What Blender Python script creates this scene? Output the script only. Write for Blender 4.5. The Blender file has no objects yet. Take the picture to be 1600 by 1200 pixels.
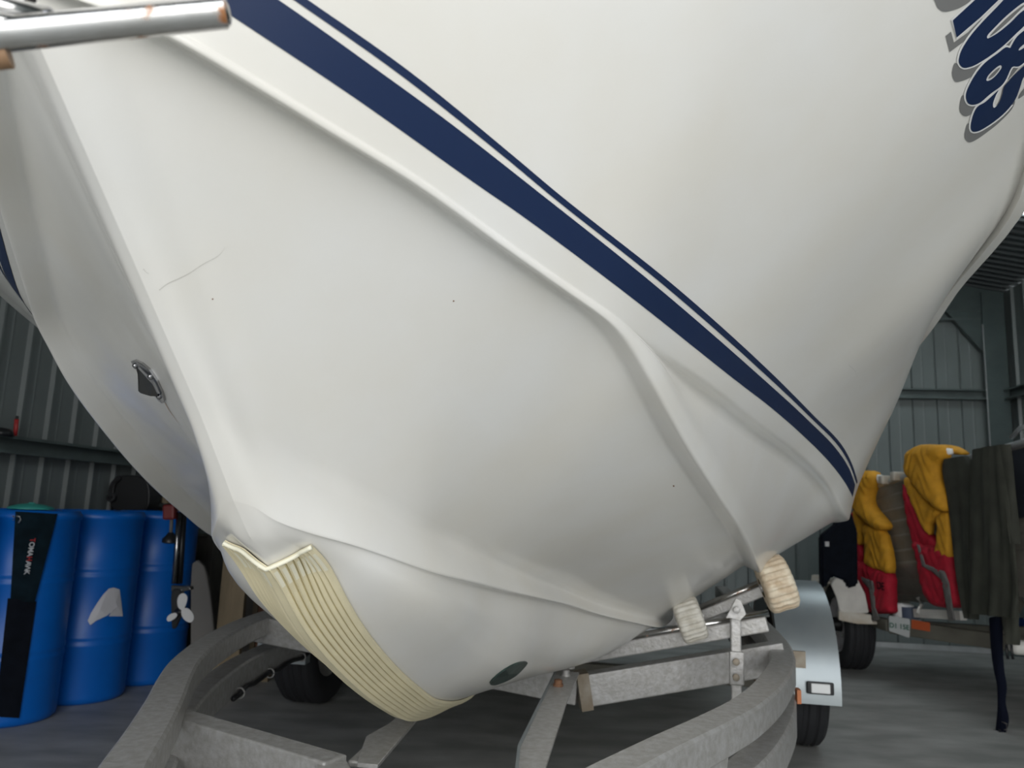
import bpy, bmesh, math, random
import numpy as np
from math import sin, cos, pi, radians, atan2, sqrt
from mathutils import Vector, Matrix
from mathutils.bvhtree import BVHTree
random.seed(4)
SC = bpy.context.scene
COL = SC.collection

# ------------------------------------------------------------------ camera
F = 1201.0; CH = 0.96                      # focal length in pixels of a 1600 wide frame, eye height
_up = np.array([283., 7243., -F]); _up /= np.linalg.norm(_up)
_fw = np.array([0, 0, -1.]); _fy = _fw - _fw.dot(_up) * _up; _fy /= np.linalg.norm(_fy)
_fx = np.cross(_fy, _up)
RM = np.array([_fx, _fy, _up])             # world = RM @ camera
EYE = np.array([0, 0, CH])
cam = bpy.data.cameras.new('camera'); co = bpy.data.objects.new('camera', cam); COL.objects.link(co)
M4 = Matrix(RM.tolist()).to_4x4(); M4.translation = Vector(EYE)
co.matrix_world = M4
cam.sensor_width = 36; cam.lens = 36 * F / 1600; cam.clip_start = 0.02
cam.dof.use_dof = True; cam.dof.focus_distance = 1.15; cam.dof.aperture_fstop = 7.5
SC.camera = co
# ------------------------------------------------------------------ light and exposure
world = bpy.data.worlds.new('sky'); SC.world = world; world.use_nodes = True
wn = world.node_tree.nodes; wl = world.node_tree.links
bg = wn['Background']; bg.inputs[1].default_value = 1.9
tc = wn.new('ShaderNodeTexCoord'); sep = wn.new('ShaderNodeSeparateXYZ'); rmp = wn.new('ShaderNodeValToRGB')
wl.new(tc.outputs['Generated'], sep.inputs[0]); wl.new(sep.outputs[2], rmp.inputs[0]); wl.new(rmp.outputs[0], bg.inputs[0])
rmp.color_ramp.elements[0].position = 0.0; rmp.color_ramp.elements[0].color = (1.0, 0.99, 0.97, 1)
rmp.color_ramp.elements[1].position = 0.9; rmp.color_ramp.elements[1].color = (0.90, 0.95, 1.0, 1)
SC.view_settings.view_transform = 'Standard'; SC.view_settings.look = 'None'
SC.view_settings.gamma = 1; SC.view_settings.use_curve_mapping = False
SC.view_settings.exposure = 0.95

SH = radians(8)                            # the shed's long axis
hS = np.array([sin(SH), cos(SH), 0]); nS = np.array([cos(SH), -sin(SH), 0]); ZZ = np.array([0, 0, 1.])
def shed(l, s, z): return nS * l + hS * s + ZZ * z
LW, RW, BW, FW, EAVE, PITCH = -2.95, 3.22, 6.82, -1.6, 2.95, 0.2
DOORL = -1.9                               # left edge of the opening, placed to steer daylight onto the hull
# sky light enters through the open roller door behind the camera: portal over the opening
lp = bpy.data.lights.new('door_portal', 'AREA'); lo = bpy.data.objects.new('door_portal', lp); COL.objects.link(lo)
lp.shape = 'RECTANGLE'; lp.size = RW - DOORL - .1; lp.size_y = EAVE; lp.cycles.is_portal = True
lo.matrix_world = Matrix(np.array([[-nS[0], 0, -hS[0], 0], [-nS[1], 0, -hS[1], 0], [0, 1, 0, 0], [0, 0, 0, 1.]]).tolist())
lo.location = Vector(shed((DOORL + RW) / 2, FW - .05, EAVE / 2))

# ------------------------------------------------------------------ boat frame: u aft, b sideways, z up
TH = radians(10); D = .47
hB = np.array([sin(TH), cos(TH), 0]); nB = np.array([cos(TH), -sin(TH), 0])
def bw(u, b, z): return hB * u + nB * (b - D) + ZZ * z
def ray(px, py):
    d = RM @ np.array([px - 800, 600 - py, -F]); return d / np.linalg.norm(d)
def atY(px, py, Y):
    r = ray(px, py); return EYE + r * (Y / r[1])
def atZ(px, py, z):
    r = ray(px, py); return EYE + r * ((z - CH) / r[2])
def atU(px, py, u):
    r = ray(px, py); return EYE + r * (u / r.dot(hB))
def onplane(px, py, p0, nrm):
    r = ray(px, py); return EYE + r * ((np.array(p0) - EYE).dot(nrm) / r.dot(nrm))

# ------------------------------------------------------------------ materials
def mat(name, col, rough=.5, metal=0., var=.0, scale=8., bump=0., bscale=40., coat=0., col2=None, detail=4., trans=0., stretch=None, spec=None):
    m = bpy.data.materials.new(name); m.use_nodes = True
    nt = m.node_tree; N = nt.nodes; L = nt.links; p = N['Principled BSDF']
    p.inputs['Base Color'].default_value = (*col, 1); p.inputs['Roughness'].default_value = rough
    p.inputs['Metallic'].default_value = metal
    if coat: p.inputs['Coat Weight'].default_value = coat; p.inputs['Coat Roughness'].default_value = .08
    if trans: p.inputs['Transmission Weight'].default_value = trans
    if spec is not None: p.inputs['Specular IOR Level'].default_value = spec
    t = N.new('ShaderNodeTexCoord'); src = t.outputs['Object']
    if stretch:
        mp = N.new('ShaderNodeMapping'); mp.inputs['Scale'].default_value = stretch
        L.new(src, mp.inputs[0]); src = mp.outputs[0]
    if var or col2:
        n = N.new('ShaderNodeTexNoise'); n.inputs['Scale'].default_value = scale; n.inputs['Detail'].default_value = detail
        L.new(src, n.inputs['Vector'])
        r = N.new('ShaderNodeValToRGB'); r.color_ramp.elements[0].position = .35; r.color_ramp.elements[1].position = .68
        c2 = col2 if col2 else tuple(min(1, c * (1 + var)) for c in col)
        c1 = col if col2 else tuple(c * (1 - var) for c in col)
        r.color_ramp.elements[0].color = (*c1, 1); r.color_ramp.elements[1].color = (*c2, 1)
        L.new(n.outputs['Fac'], r.inputs[0]); L.new(r.outputs[0], p.inputs['Base Color'])
    if bump:
        n2 = N.new('ShaderNodeTexNoise'); n2.inputs['Scale'].default_value = bscale; n2.inputs['Detail'].default_value = 5
        L.new(src, n2.inputs['Vector'])
        b = N.new('ShaderNodeBump'); b.inputs['Strength'].default_value = bump; b.inputs['Distance'].default_value = .004
        L.new(n2.outputs['Fac'], b.inputs['Height']); L.new(b.outputs[0], p.inputs['Normal'])
    return m

M = {}
M['gel'] = mat('white_gelcoat', (.77, .75, .70), .24, col2=(.80, .795, .775), scale=4, coat=.15, bump=.02, bscale=9)
M['navy'] = mat('navy_vinyl', (.010, .024, .075), .35, spec=.35)
M['decalgrey'] = mat('grey_vinyl', (.20, .20, .20), .35)
M['decalwhite'] = mat('white_vinyl', (.82, .82, .82), .3)
M['guard'] = mat('cream_rubber', (.74, .67, .46), .45, var=.04, scale=20, bump=.05)
M['guardedge'] = mat('pale_rubber', (.80, .77, .62), .5)
M['chrome'] = mat('polished_steel', (.34, .34, .35), .16, 1., var=.12, scale=14)
M['steeltube'] = mat('stainless_tube', (.60, .60, .60), .2, 1., col2=(.50, .49, .47), scale=30, bump=.1, bscale=50)
M['galv'] = mat('galvanised_steel', (.42, .41, .39), .46, .4, col2=(.54, .535, .53), scale=55, bump=.4, bscale=110, detail=8)
M['galvblue'] = mat('galvanised_sheet', (.33, .37, .39), .4, .6, col2=(.40, .44, .45), scale=5, bump=.04)
M['rust'] = mat('rusty_steel', (.16, .07, .04), .85, .2, col2=(.30, .16, .09), scale=30, bump=.4)
M['rustgalv'] = mat('rust_stained_steel', (.28, .23, .17), .65, .4, col2=(.40, .36, .30), scale=20, bump=.3)
M['roller'] = mat('worn_grey_roller', (.50, .47, .40), .7, col2=(.68, .66, .60), scale=40, bump=.5, bscale=90)
M['roller2'] = mat('worn_tan_roller', (.52, .40, .27), .7, col2=(.74, .66, .52), scale=35, bump=.5, bscale=90)
M['tyre'] = mat('black_tyre_rubber', (.018, .019, .022), .75, bump=.2)
M['rim'] = mat('white_rim_paint', (.55, .53, .55), .5, var=.1)
M['white'] = mat('white_paint', (.66, .65, .61), .45, var=.08, scale=12)
M['offwhite'] = mat('offwhite_plastic', (.62, .60, .54), .5, col2=(.48, .40, .30), scale=10)
M['concrete'] = mat('polished_concrete', (.31, .315, .30), .5, col2=(.50, .505, .485), scale=3.2, detail=9, bump=.05, bscale=6, stretch=(1, 2.2, 1))
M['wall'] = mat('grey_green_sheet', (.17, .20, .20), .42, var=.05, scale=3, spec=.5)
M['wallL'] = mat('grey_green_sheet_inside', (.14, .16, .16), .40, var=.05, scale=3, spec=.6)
M['girt'] = mat('green_grey_girt', (.085, .115, .115), .4, .2, var=.1)
M['galvgirt'] = mat('galvanised_girt', (.12, .15, .15), .35, .4, var=.1)
M['roof'] = mat('roof_sheet', (.085, .10, .105), .5, var=.05)
M['drum'] = mat('blue_drum_plastic', (.0, .115, .50), .38, col2=(.0, .135, .56), scale=6, bump=.03)
M['black'] = mat('black_cloth', (.004, .006, .011), .9, var=.2, scale=20, spec=.15)
M['blackplastic'] = mat('black_plastic', (.012, .013, .015), .4)
M['teal'] = mat('teal_plastic', (.05, .42, .36), .5, var=.1)
M['red'] = mat('red_plastic', (.32, .02, .02), .5, var=.1)
M['darkred'] = mat('dark_red_paint', (.16, .02, .02), .5, var=.1)
M['paper'] = mat('white_paper', (.62, .62, .66), .7, var=.05, bump=.1)
M['propwhite'] = mat('white_propeller', (.70, .70, .70), .4)
M['timber'] = mat('pine_timber', (.20, .155, .095), .75, col2=(.27, .21, .13), scale=6, stretch=(4, 4, .6))
M['timberdark'] = mat('grey_timber', (.10, .095, .085), .8, col2=(.16, .15, .13), scale=6)
M['vestyellow'] = mat('yellow_fabric', (.62, .30, .015), .8, var=.1, scale=18, bump=.6, bscale=16)
M['vestred'] = mat('red_fabric', (.42, .006, .025), .8, var=.15, scale=18, bump=.6, bscale=16)
M['webbing'] = mat('grey_webbing', (.14, .135, .13), .8, var=.1)
M['olive'] = mat('olive_fabric', (.038, .040, .030), .85, var=.2, scale=10, bump=.5, bscale=12)
M['alu'] = mat('dull_aluminium', (.19, .18, .155), .5, .25, col2=(.30, .28, .24), scale=5)
M['aludark'] = mat('dark_aluminium', (.035, .04, .05), .4, .3, var=.15)
M['alubright'] = mat('bright_aluminium', (.55, .57, .58), .35, .7, var=.1)
M['trailer2'] = mat('dull_trailer_steel', (.14, .135, .11), .6, .3, var=.15)
M['orange'] = mat('orange_reflector', (.45, .09, .03), .4)
M['amber'] = mat('amber_reflector', (.50, .16, .05), .4)
M['lens'] = mat('white_reflector', (.95, .97, .97), .15)
M['plate'] = mat('number_plate_white', (.50, .52, .52), .5)
M['plategreen'] = mat('plate_green', (.03, .12, .08), .5)
M['bluestrap'] = mat('navy_webbing', (.004, .006, .016), .85, spec=.15)
M['greenoval'] = mat('dark_green_metal', (.05, .085, .075), .35, .5, var=.3, scale=40)
M['brown'] = mat('brown_rubber', (.30, .18, .10), .6, var=.15, scale=20)
M['blueplastic'] = mat('blue_plastic', (.01, .05, .22), .4)
_m = bpy.data.materials.new('translucent_skylight'); _m.use_nodes = True
_p = _m.node_tree.nodes['Principled BSDF']; _p.inputs['Base Color'].default_value = (.85, .95, .95, 1)
_p.inputs['Transmission Weight'].default_value = .9; _p.inputs['Roughness'].default_value = .6; _p.inputs['IOR'].default_value = 1.05
M['sky'] = _m

def rustpatch(m, col=(.30, .13, .05), thr=.63, scale=26., amt=.9):
    nt = m.node_tree; N = nt.nodes; L = nt.links; p = N['Principled BSDF']
    t = N.new('ShaderNodeTexCoord'); n = N.new('ShaderNodeTexNoise'); n.inputs['Scale'].default_value = scale; n.inputs['Detail'].default_value = 5
    L.new(t.outputs['Object'], n.inputs['Vector'])
    q = N.new('ShaderNodeValToRGB'); q.color_ramp.elements[0].position = thr; q.color_ramp.elements[1].position = thr + .06; L.new(n.outputs['Fac'], q.inputs[0])
    mx = N.new('ShaderNodeMix'); mx.data_type = 'RGBA'; L.new(q.outputs[0], mx.inputs[0])
    old = p.inputs['Base Color'].links[0].from_socket if p.inputs['Base Color'].links else None
    if old: L.new(old, mx.inputs[6])
    else: mx.inputs[6].default_value = p.inputs['Base Color'].default_value
    mx.inputs[7].default_value = (*col, 1); L.new(mx.outputs[2], p.inputs['Base Color'])
    iv = N.new('ShaderNodeMath'); iv.operation = 'SUBTRACT'; iv.inputs[0].default_value = p.inputs['Metallic'].default_value; iv.use_clamp = True
    L.new(q.outputs[0], iv.inputs[1]); L.new(iv.outputs[0], p.inputs['Metallic'])
rustpatch(M['steeltube'], thr=.62, scale=38)
# ------------------------------------------------------------------ object helpers
def thing(name, label, cat, loc, group=None):
    o = bpy.data.objects.new(name, None); COL.objects.link(o); o.location = Vector(loc)
    o.empty_display_size = .1
    o['label'] = label; o['category'] = cat
    if group: o['group'] = group
    return o
def worldloc(o):
    v = Vector((0, 0, 0))
    while o is not None: v += o.location; o = o.parent
    return v
def mk(name, V, Fc, m, parent=None, smooth=False, label=None, loc=None, sharp=None):
    """one mesh object; V in world coordinates"""
    V = np.array(V, dtype=float).reshape(-1, 3)
    base = np.array(loc if loc is not None else V.mean(0)) if parent is None else np.array(V.mean(0))
    me = bpy.data.meshes.new(name)
    me.from_pydata((V - base).tolist(), [], [list(map(int, f)) for f in Fc])
    me.materials.append(m)
    if smooth:
        me.polygons.foreach_set('use_smooth', [True] * len(me.polygons))
    me.update()
    o = bpy.data.objects.new(name, me); COL.objects.link(o)
    if parent is not None:
        o.parent = parent; o.location = Vector(base) - worldloc(parent)
    else: o.location = Vector(base)
    if label: o['label'] = label
    if smooth and sharp is not None:
        try: me.set_sharp_from_angle(angle=radians(sharp))
        except Exception: pass
    return o
class G:
    """geometry collector"""
    def __init__(s): s.V = []; s.F = []
    def add(s, V, Fc):
        k = len(s.V); s.V += [list(map(float, v)) for v in V]; s.F += [[i + k for i in f] for f in Fc]; return s
    def box(s, c, ax, ay, az):
        """centre and three half-axis vectors"""
        c, ax, ay, az = map(np.array, (c, ax, ay, az))
        V = [c + i * ax + j * ay + k * az for k in (-1, 1) for j in (-1, 1) for i in (-1, 1)]
        return s.add(V, [(0, 2, 3, 1), (4, 5, 7, 6), (0, 1, 5, 4), (2, 6, 7, 3), (0, 4, 6, 2), (1, 3, 7, 5)])
    def beam(s, p, q, w, h, up=ZZ):
        p, q = np.array(p, float), np.array(q, float); d = q - p; L = np.linalg.norm(d); d /= L
        sd = np.cross(d, up); sd /= np.linalg.norm(sd); u2 = np.cross(sd, d)
        return s.box((p + q) / 2, d * L / 2, sd * w / 2, u2 * h / 2)
    def sweep(s, path, prof, up=ZZ, closed=False, cap=True):
        """prof: list of (side, up) offsets, swept along path"""
        path = np.array(path, float); n = len(path); V = []; m_ = len(prof)
        for i in range(n):
            if closed: t = path[(i + 1) % n] - path[i - 1]
            else: t = path[min(i + 1, n - 1)] - path[max(i - 1, 0)]
            t /= np.linalg.norm(t) + 1e-12
            sd = np.cross(t, up); sd /= np.linalg.norm(sd) + 1e-12; u2 = np.cross(sd, t)
            for a, b in prof: V.append(path[i] + sd * a + u2 * b)
        Fc = []
        for i in range(n if closed else n - 1):
            for j in range(m_):
                a = i * m_ + j; b = i * m_ + (j + 1) % m_; i2 = (i + 1) % n
                Fc.append((a, i2 * m_ + j, i2 * m_ + (j + 1) % m_, b))
        if cap and not closed:
            Fc.append(tuple(range(m_))); Fc.append(tuple((n - 1) * m_ + j for j in reversed(range(m_))))
        return s.add(V, Fc)
    def tube(s, path, r, k=16, up=ZZ, cap=True):
        return s.sweep(path, [(r * cos(2 * pi * j / k), r * sin(2 * pi * j / k)) for j in range(k)], up, cap=cap)
    def lathe(s, c, ax, prof, k=40, arc=2 * pi, start=0., ref=None):
        """prof: list of (axial, radius)"""
        c = np.array(c, float); ax = np.array(ax, float); ax /= np.linalg.norm(ax)
        rf = np.array(ref if ref is not None else (ZZ if abs(ax[2]) < .9 else np.array([1., 0, 0])), float)
        e1 = rf - rf.dot(ax) * ax; e1 /= np.linalg.norm(e1); e2 = np.cross(ax, e1)
        full = abs(arc - 2 * pi) < 1e-6; kk = k if full else k + 1; V = []
        for i in range(kk):
            a = start + arc * i / k; e = e1 * cos(a) + e2 * sin(a)
            for (t, r) in prof: V.append(c + ax * t + e * r)
        m_ = len(prof); Fc = []
        for i in range(k):
            i2 = (i + 1) % kk
            for j in range(m_ - 1):
                Fc.append((i * m_ + j, i * m_ + j + 1, i2 * m_ + j + 1, i2 * m_ + j))
        return s.add(V, Fc)
    def make(s, name, m, parent=None, smooth=False, **kw):
        o = mk(name, s.V, s.F, m, parent, smooth, **kw)
        bm = bmesh.new(); bm.from_mesh(o.data); bmesh.ops.recalc_face_normals(bm, faces=bm.faces); bm.to_mesh(o.data); bm.free()
        if smooth and kw.get('sharp') is not None: o.data.set_sharp_from_angle(angle=radians(kw['sharp']))
        return o
def bev(o, w, seg=2):
    md = o.modifiers.new('bevel', 'BEVEL'); md.width = w; md.segments = seg; md.limit_method = 'ANGLE'; md.angle_limit = radians(40)
    return o
def slab(name, pts, thick, nrm, m, parent=None, w=.004, puff=0., cuts=0, **kw):
    """solid plate: outline points (world) pushed back along nrm by thick, edges rounded"""
    pts = [Vector(p) for p in pts]; nrm = Vector(nrm).normalized()
    c = sum(pts, Vector()) / len(pts)
    bm = bmesh.new()
    f = bm.faces.new([bm.verts.new(p - c) for p in pts])
    r = bmesh.ops.extrude_face_region(bm, geom=[f])
    for v in [g for g in r['geom'] if isinstance(g, bmesh.types.BMVert)]: v.co += nrm * thick
    bmesh.ops.recalc_face_normals(bm, faces=bm.faces)
    if w: bmesh.ops.bevel(bm, geom=[e for e in bm.edges], offset=w, segments=3, affect='EDGES', clamp_overlap=True)
    me = bpy.data.meshes.new(name); bm.to_mesh(me); bm.free(); me.materials.append(m)
    me.polygons.foreach_set('use_smooth', [True] * len(me.polygons))
    try: me.set_sharp_from_angle(angle=radians(50))
    except Exception: pass
    o = bpy.data.objects.new(name, me); COL.objects.link(o)
    if parent is not None: o.parent = parent; o.location = c - worldloc(parent)
    else: o.location = c
    if kw.get('label'): o['label'] = kw['label']
    return o
def struct(o): o['kind'] = 'structure'; return o
def root_struct(name, loc):
    o = bpy.data.objects.new(name, None); COL.objects.link(o); o.location = Vector(loc); o['kind'] = 'structure'; return o

# ================================================================== SHED
g = G(); g.add([shed(LW - .05, FW - 9, 0), shed(RW + .05, FW - 9, 0), shed(RW + .05, BW + .05, 0), shed(LW - .05, BW + .05, 0),
                shed(LW - .05, FW - 9, -.15), shed(RW + .05, FW - 9, -.15), shed(RW + .05, BW + .05, -.15), shed(LW - .05, BW + .05, -.15)],
               [(0, 1, 2, 3), (7, 6, 5, 4), (0, 4, 5, 1), (1, 5, 6, 2), (2, 6, 7, 3), (3, 7, 4, 0)])
struct(g.make('floor', M['concrete'], loc=(0, 0, 0)))
RIB = .194
def sheet_wall(name, a, b, nrm, z0, zf, m, per=4):
    """a->b along the floor; ribbed sheets hung side by side, each a part; zf gives the top height"""
    a, b = np.array(a), np.array(b); L = np.linalg.norm(b - a); d = (b - a) / L
    root = root_struct(name, (a + b) / 2)
    n = int(math.ceil(L / (RIB * per)))
    for k in range(n):
        s0 = k * RIB * per; gx = G(); V = []
        prof = []
        for r in range(per):
            x = s0 + r * RIB
            prof += [(x, 0), (x + .060, 0), (x + .070, .0015), (x + .080, 0), (x + .166, 0), (x + .173, .022), (x + .186, .022)]
        prof.append((s0 + per * RIB, 0))
        prof = [(min(x, L), y) for x, y in prof if x <= L + RIB]
        for x, y in prof:
            p = a + d * x + nrm * y
            V.append(p + ZZ * z0); V.append(p + ZZ * zf(x))
        for x, y in prof:
            p = a + d * x + nrm * (y - .004)
            V.append(p + ZZ * z0); V.append(p + ZZ * zf(x))
        m_ = len(prof)
        Fc = [(2 * i, 2 * i + 2, 2 * i + 3, 2 * i + 1) for i in range(m_ - 1)] + [(2 * m_ + 2 * i, 2 * m_ + 2 * i + 1, 2 * m_ + 2 * i + 3, 2 * m_ + 2 * i + 2) for i in range(m_ - 1)]
        mk('wall_sheet', V, Fc, m, root)
    return root
def girt(root, a, b, z, nrm, m, hgt=.085, dep=.06):
    a, b = np.array(a), np.array(b)
    up_ = ZZ
    prof = [(0, 0), (dep, 0), (dep, -.014), (dep - .003, -.014), (dep - .003, -.003), (.003, -.003), (.003, -hgt + .003), (dep - .003, -hgt + .003), (dep - .003, -hgt + .014), (dep, -hgt + .014), (dep, -hgt), (0, -hgt)]
    d = (b - a) / np.linalg.norm(b - a); sg = 1 if np.cross(d, up_).dot(nrm) > 0 else -1
    gx = G(); gx.sweep([a + ZZ * z, b + ZZ * z], [(sg * x, y) for x, y in prof])
    return gx.make('girt', m, root)
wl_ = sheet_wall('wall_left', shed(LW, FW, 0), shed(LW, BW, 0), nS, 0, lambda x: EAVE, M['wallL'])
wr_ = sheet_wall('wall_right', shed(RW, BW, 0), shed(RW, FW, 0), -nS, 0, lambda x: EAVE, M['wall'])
CM = (LW + RW) / 2
def rz(l): return EAVE + PITCH * ((RW - l) if l > CM else (l - LW))
wb_ = sheet_wall('wall_back', shed(LW, BW, 0), shed(RW, BW, 0), -hS, 0, lambda x: rz(LW + x), M['wall'])
wf_ = sheet_wall('wall_front_blocker', shed(LW, FW - .02, 0), shed(DOORL, FW - .02, 0), hS, 0, lambda x: EAVE, M['wallL'])  # unseen wall piece, added so daylight reaches the hull from the right
G().beam(shed(DOORL, FW + .03, 0), shed(DOORL, FW + .03, EAVE), .12, .12, up=hS).make('blocker_jamb', M['girt'], wf_)  # edge post of the added wall piece
for z in (1.225, 2.1):
    girt(wl_, shed(LW + .034, FW, 0), shed(LW + .034, BW - .1, 0), z, nS, M['galvgirt'])
    girt(wr_, shed(RW - .034, BW - .1, 0), shed(RW - .034, FW, 0), z, -nS, M['galvgirt'])
for z in (1.225, 2.106, 2.78):
    girt(wb_, shed(LW + .2, BW - .034, 0), shed(RW - .2, BW - .034, 0), z, -hS, M['galvgirt'])
gx = G(); gx.beam(shed(LW + .1, BW - .03, .02), shed(RW - .1, BW - .03, .02), .02, .04); gx.make('bottom_trim', M['alubright'], wb_, label='pale strip along the foot of the wall')
# portal frame in front of the back wall, with knee brace
pf = G(); PY = BW - .09
pf.beam(shed(RW - .13, PY, 0), shed(RW - .13, PY, EAVE - .02), .17, .05, up=hS)
o = pf.make('portal_column', M['girt'], wb_)
pf = G(); pf.box(shed(RW - .222, PY - .03, 1.4), nS * .004, hS * .004, ZZ * 1.25); pf.make('column_flange', M['alubright'], wb_, label='bright thin edge of the steel column')
def lz(l, dz=0): return shed(l, PY, rz(l) - dz)
V = [lz(RW - .03, .02), lz(RW - .03, .62), lz(RW - .225, .56), lz(RW - .56, .20), lz(.2, .20), lz(.2, .02)]
slab('rafter', V, .05, hS, M['girt'], wb_, w=.002)
pf = G(); pf.beam(shed(LW + .13, PY, 0), shed(LW + .13, PY, EAVE), .17, .05, up=hS); pf.make('portal_column', M['girt'], wb_)
V = [lz(LW + .03, .02), lz(LW + .03, .62), lz(LW + .225, .56), lz(LW + .56, .20), lz(.1, .20), lz(.1, .02)]
slab('rafter', V, .05, hS, M['girt'], wb_, w=.002)
# roof: ribbed sheets running down each slope
ce = root_struct('ceiling', shed(CM, 2.5, rz(CM)))
for side in (0, 1):
    l0, l1 = (CM, RW + .05) if side else (LW - .05, CM)
    s = FW - .05; k = 0
    while s < BW:
        s2 = min(s + .776, BW + .02); V = []; prof = []
        x = s
        while x < s2 - .01:
            prof += [(x, 0), (x + .045, 0), (x + .05, -.02), (x + .07, -.02), (x + .075, 0)]; x += .097
        prof.append((s2, 0))
        sky = side == 1 and 3.95 < s < 4.85
        for x, y in prof:
            for l in (l0, l1): V.append(shed(l, x, rz(min(max(l, LW), RW)) + y))
        for x, y in prof:
            for l in (l0, l1): V.append(shed(l, x, rz(min(max(l, LW), RW)) + y + .004))
        m_ = len(prof)
        Fc = [(2 * i, 2 * i + 1, 2 * i + 3, 2 * i + 2) for i in range(m_ - 1)]
        if not sky: Fc += [(2 * m_ + 2 * i, 2 * m_ + 2 * i + 2, 2 * m_ + 2 * i + 3, 2 * m_ + 2 * i + 1) for i in range(m_ - 1)]
        mk('roof_skylight' if sky else 'roof_sheet', V, Fc, M['sky'] if sky else M['roof'], ce, label='bright translucent skylight sheet' if sky else None)
        s = s2; k += 1
for l in (-2.2, -1.2, 1.2, 2.4):
    pl = G(); pl.beam(shed(l, FW, rz(l) - .06), shed(l, BW - .15, rz(l) - .06), .06, .075); pl.make('purlin', M['girt'], ce)

# ================================================================== BOAT HULL
def pchip(x, y, xs):
    x = np.array(x, float); y = np.array(y, float); h = np.diff(x); dl = np.diff(y) / h; d = np.zeros_like(y)
    for i in range(1, len(x) - 1):
        if dl[i - 1] * dl[i] > 0:
            w1 = 2 * h[i] + h[i - 1]; w2 = h[i] + 2 * h[i - 1]; d[i] = (w1 + w2) / (w1 / dl[i - 1] + w2 / dl[i])
    d[0] = dl[0]; d[-1] = dl[-1]
    i = np.clip(np.searchsorted(x, xs) - 1, 0, len(x) - 2); t = (xs - x[i]) / h[i]
    return ((1 + 2 * t) * (1 - t) ** 2 * y[i] + t * (1 - t) ** 2 * h[i] * d[i] + t * t * (3 - 2 * t) * y[i + 1] + t * t * (t - 1) * h[i] * d[i + 1])
UEND = 5.2
def curve(kn, s):
    kn = np.array(kn, float); L = np.concatenate([[0], np.cumsum(np.linalg.norm(np.diff(kn, axis=0), axis=1))])
    q = s * L[-1]
    return np.stack([pchip(L, kn[:, k], q) for k in range(3)], 1)
NS_ = 260
sv = np.linspace(0, 1, NS_) ** 2.1
#            u     b     z
K = [(.885, 0, .915), (.933, 0, .882), (1.047, 0, .794), (1.233, 0, .690), (1.44, 0, .597), (1.612, 0, .535), (1.9, 0, .492), (2.3, 0, .468), (3, 0, .45), (5.2, 0, .44)]
K2 = [(.878, 0, .920), (.890, .020, .914), (.948, .036, .899), (1.062, .038, .816), (1.248, .038, .713), (1.45, .038, .620), (1.612, .038, .560), (1.9, .038, .512), (2.3, .038, .485), (3, .038, .466), (5.2, .038, .455)]
S1o = [(.835, 0, .960), (.843, .016, .956), (.870, .038, .938), (.905, .062, .925), (.965, .100, .909), (1.15, .166, .863), (1.3, .195, .838), (1.45, .215, .814), (1.7, .262, .775), (1.9, .300, .743), (2.1, .365, .70), (2.3, .45, .66), (2.5, .53, .625), (3, .58, .61), (5.2, .58, .60)]
S1t = [(.750, 0, 1.05), (.760, .018, 1.046), (.810, .036, 1.030), (.890, .062, 1.004), (.98, .098, .978), (1.15, .158, .930), (1.3, .186, .904), (1.45, .208, .872), (1.7, .254, .822), (1.9, .291, .786), (2.1, .356, .736), (2.3, .443, .690), (2.5, .524, .650), (3, .586, .63), (5.2, .586, .62)]
S2o = [(.448, 0, 1.333), (.453, .020, 1.331), (.468, .052, 1.327), (.492, .086, 1.321), (.557, .139, 1.307), (.619, .184, 1.294), (.695, .238, 1.279), (.817, .318, 1.247), (.914, .382, 1.222), (.984, .427, 1.204), (1.05, .457, 1.178), (1.11, .480, 1.149), (1.3, .54, 1.075), (1.531, .612, 1.0), (1.805, .690, .925), (2.138, .765, .84), (2.5, .82, .80), (3, .86, .785), (5.2, .86, .775)]
Co = [(.447, 0, 1.343), (.452, .020, 1.341), (.467, .053, 1.337), (.492, .088, 1.331), (.557, .141, 1.317), (.619, .187, 1.304), (.695, .241, 1.289), (.817, .321, 1.257), (.914, .386, 1.233), (.984, .432, 1.217), (1.06, .468, 1.203), (1.15, .508, 1.191), (1.25, .5575, 1.18), (1.6, .706, 1.142), (1.87, .818, 1.118), (2.22, .966, 1.061), (2.5, 1.07, .985), (2.7, 1.128, .97), (3.2, 1.15, .96), (5.2, 1.1, .94)]
GW = [(.2, 0, 1.76), (.21, .04, 1.76), (.3, .22, 1.74), (.4, .37, 1.72), (.6, .70, 1.69), (.9, .96, 1.63), (1.2, 1.055, 1.575), (1.4, 1.10, 1.525), (1.8, 1.14, 1.50), (2.05, 1.171, 1.475), (2.35, 1.21, 1.466), (2.7, 1.235, 1.46), (3.5, 1.25, 1.45), (5.2, 1.19, 1.44)]
cK, cK2, cS1o, cS1t, cS2o, cCo, cG = [curve(k, sv) for k in (K, K2, S1o, S1t, S2o, Co, GW)]
def sm(x, a, b): t = np.clip((x - a) / (b - a), 0, 1); return t * t * (3 - 2 * t)
rows = []
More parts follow.
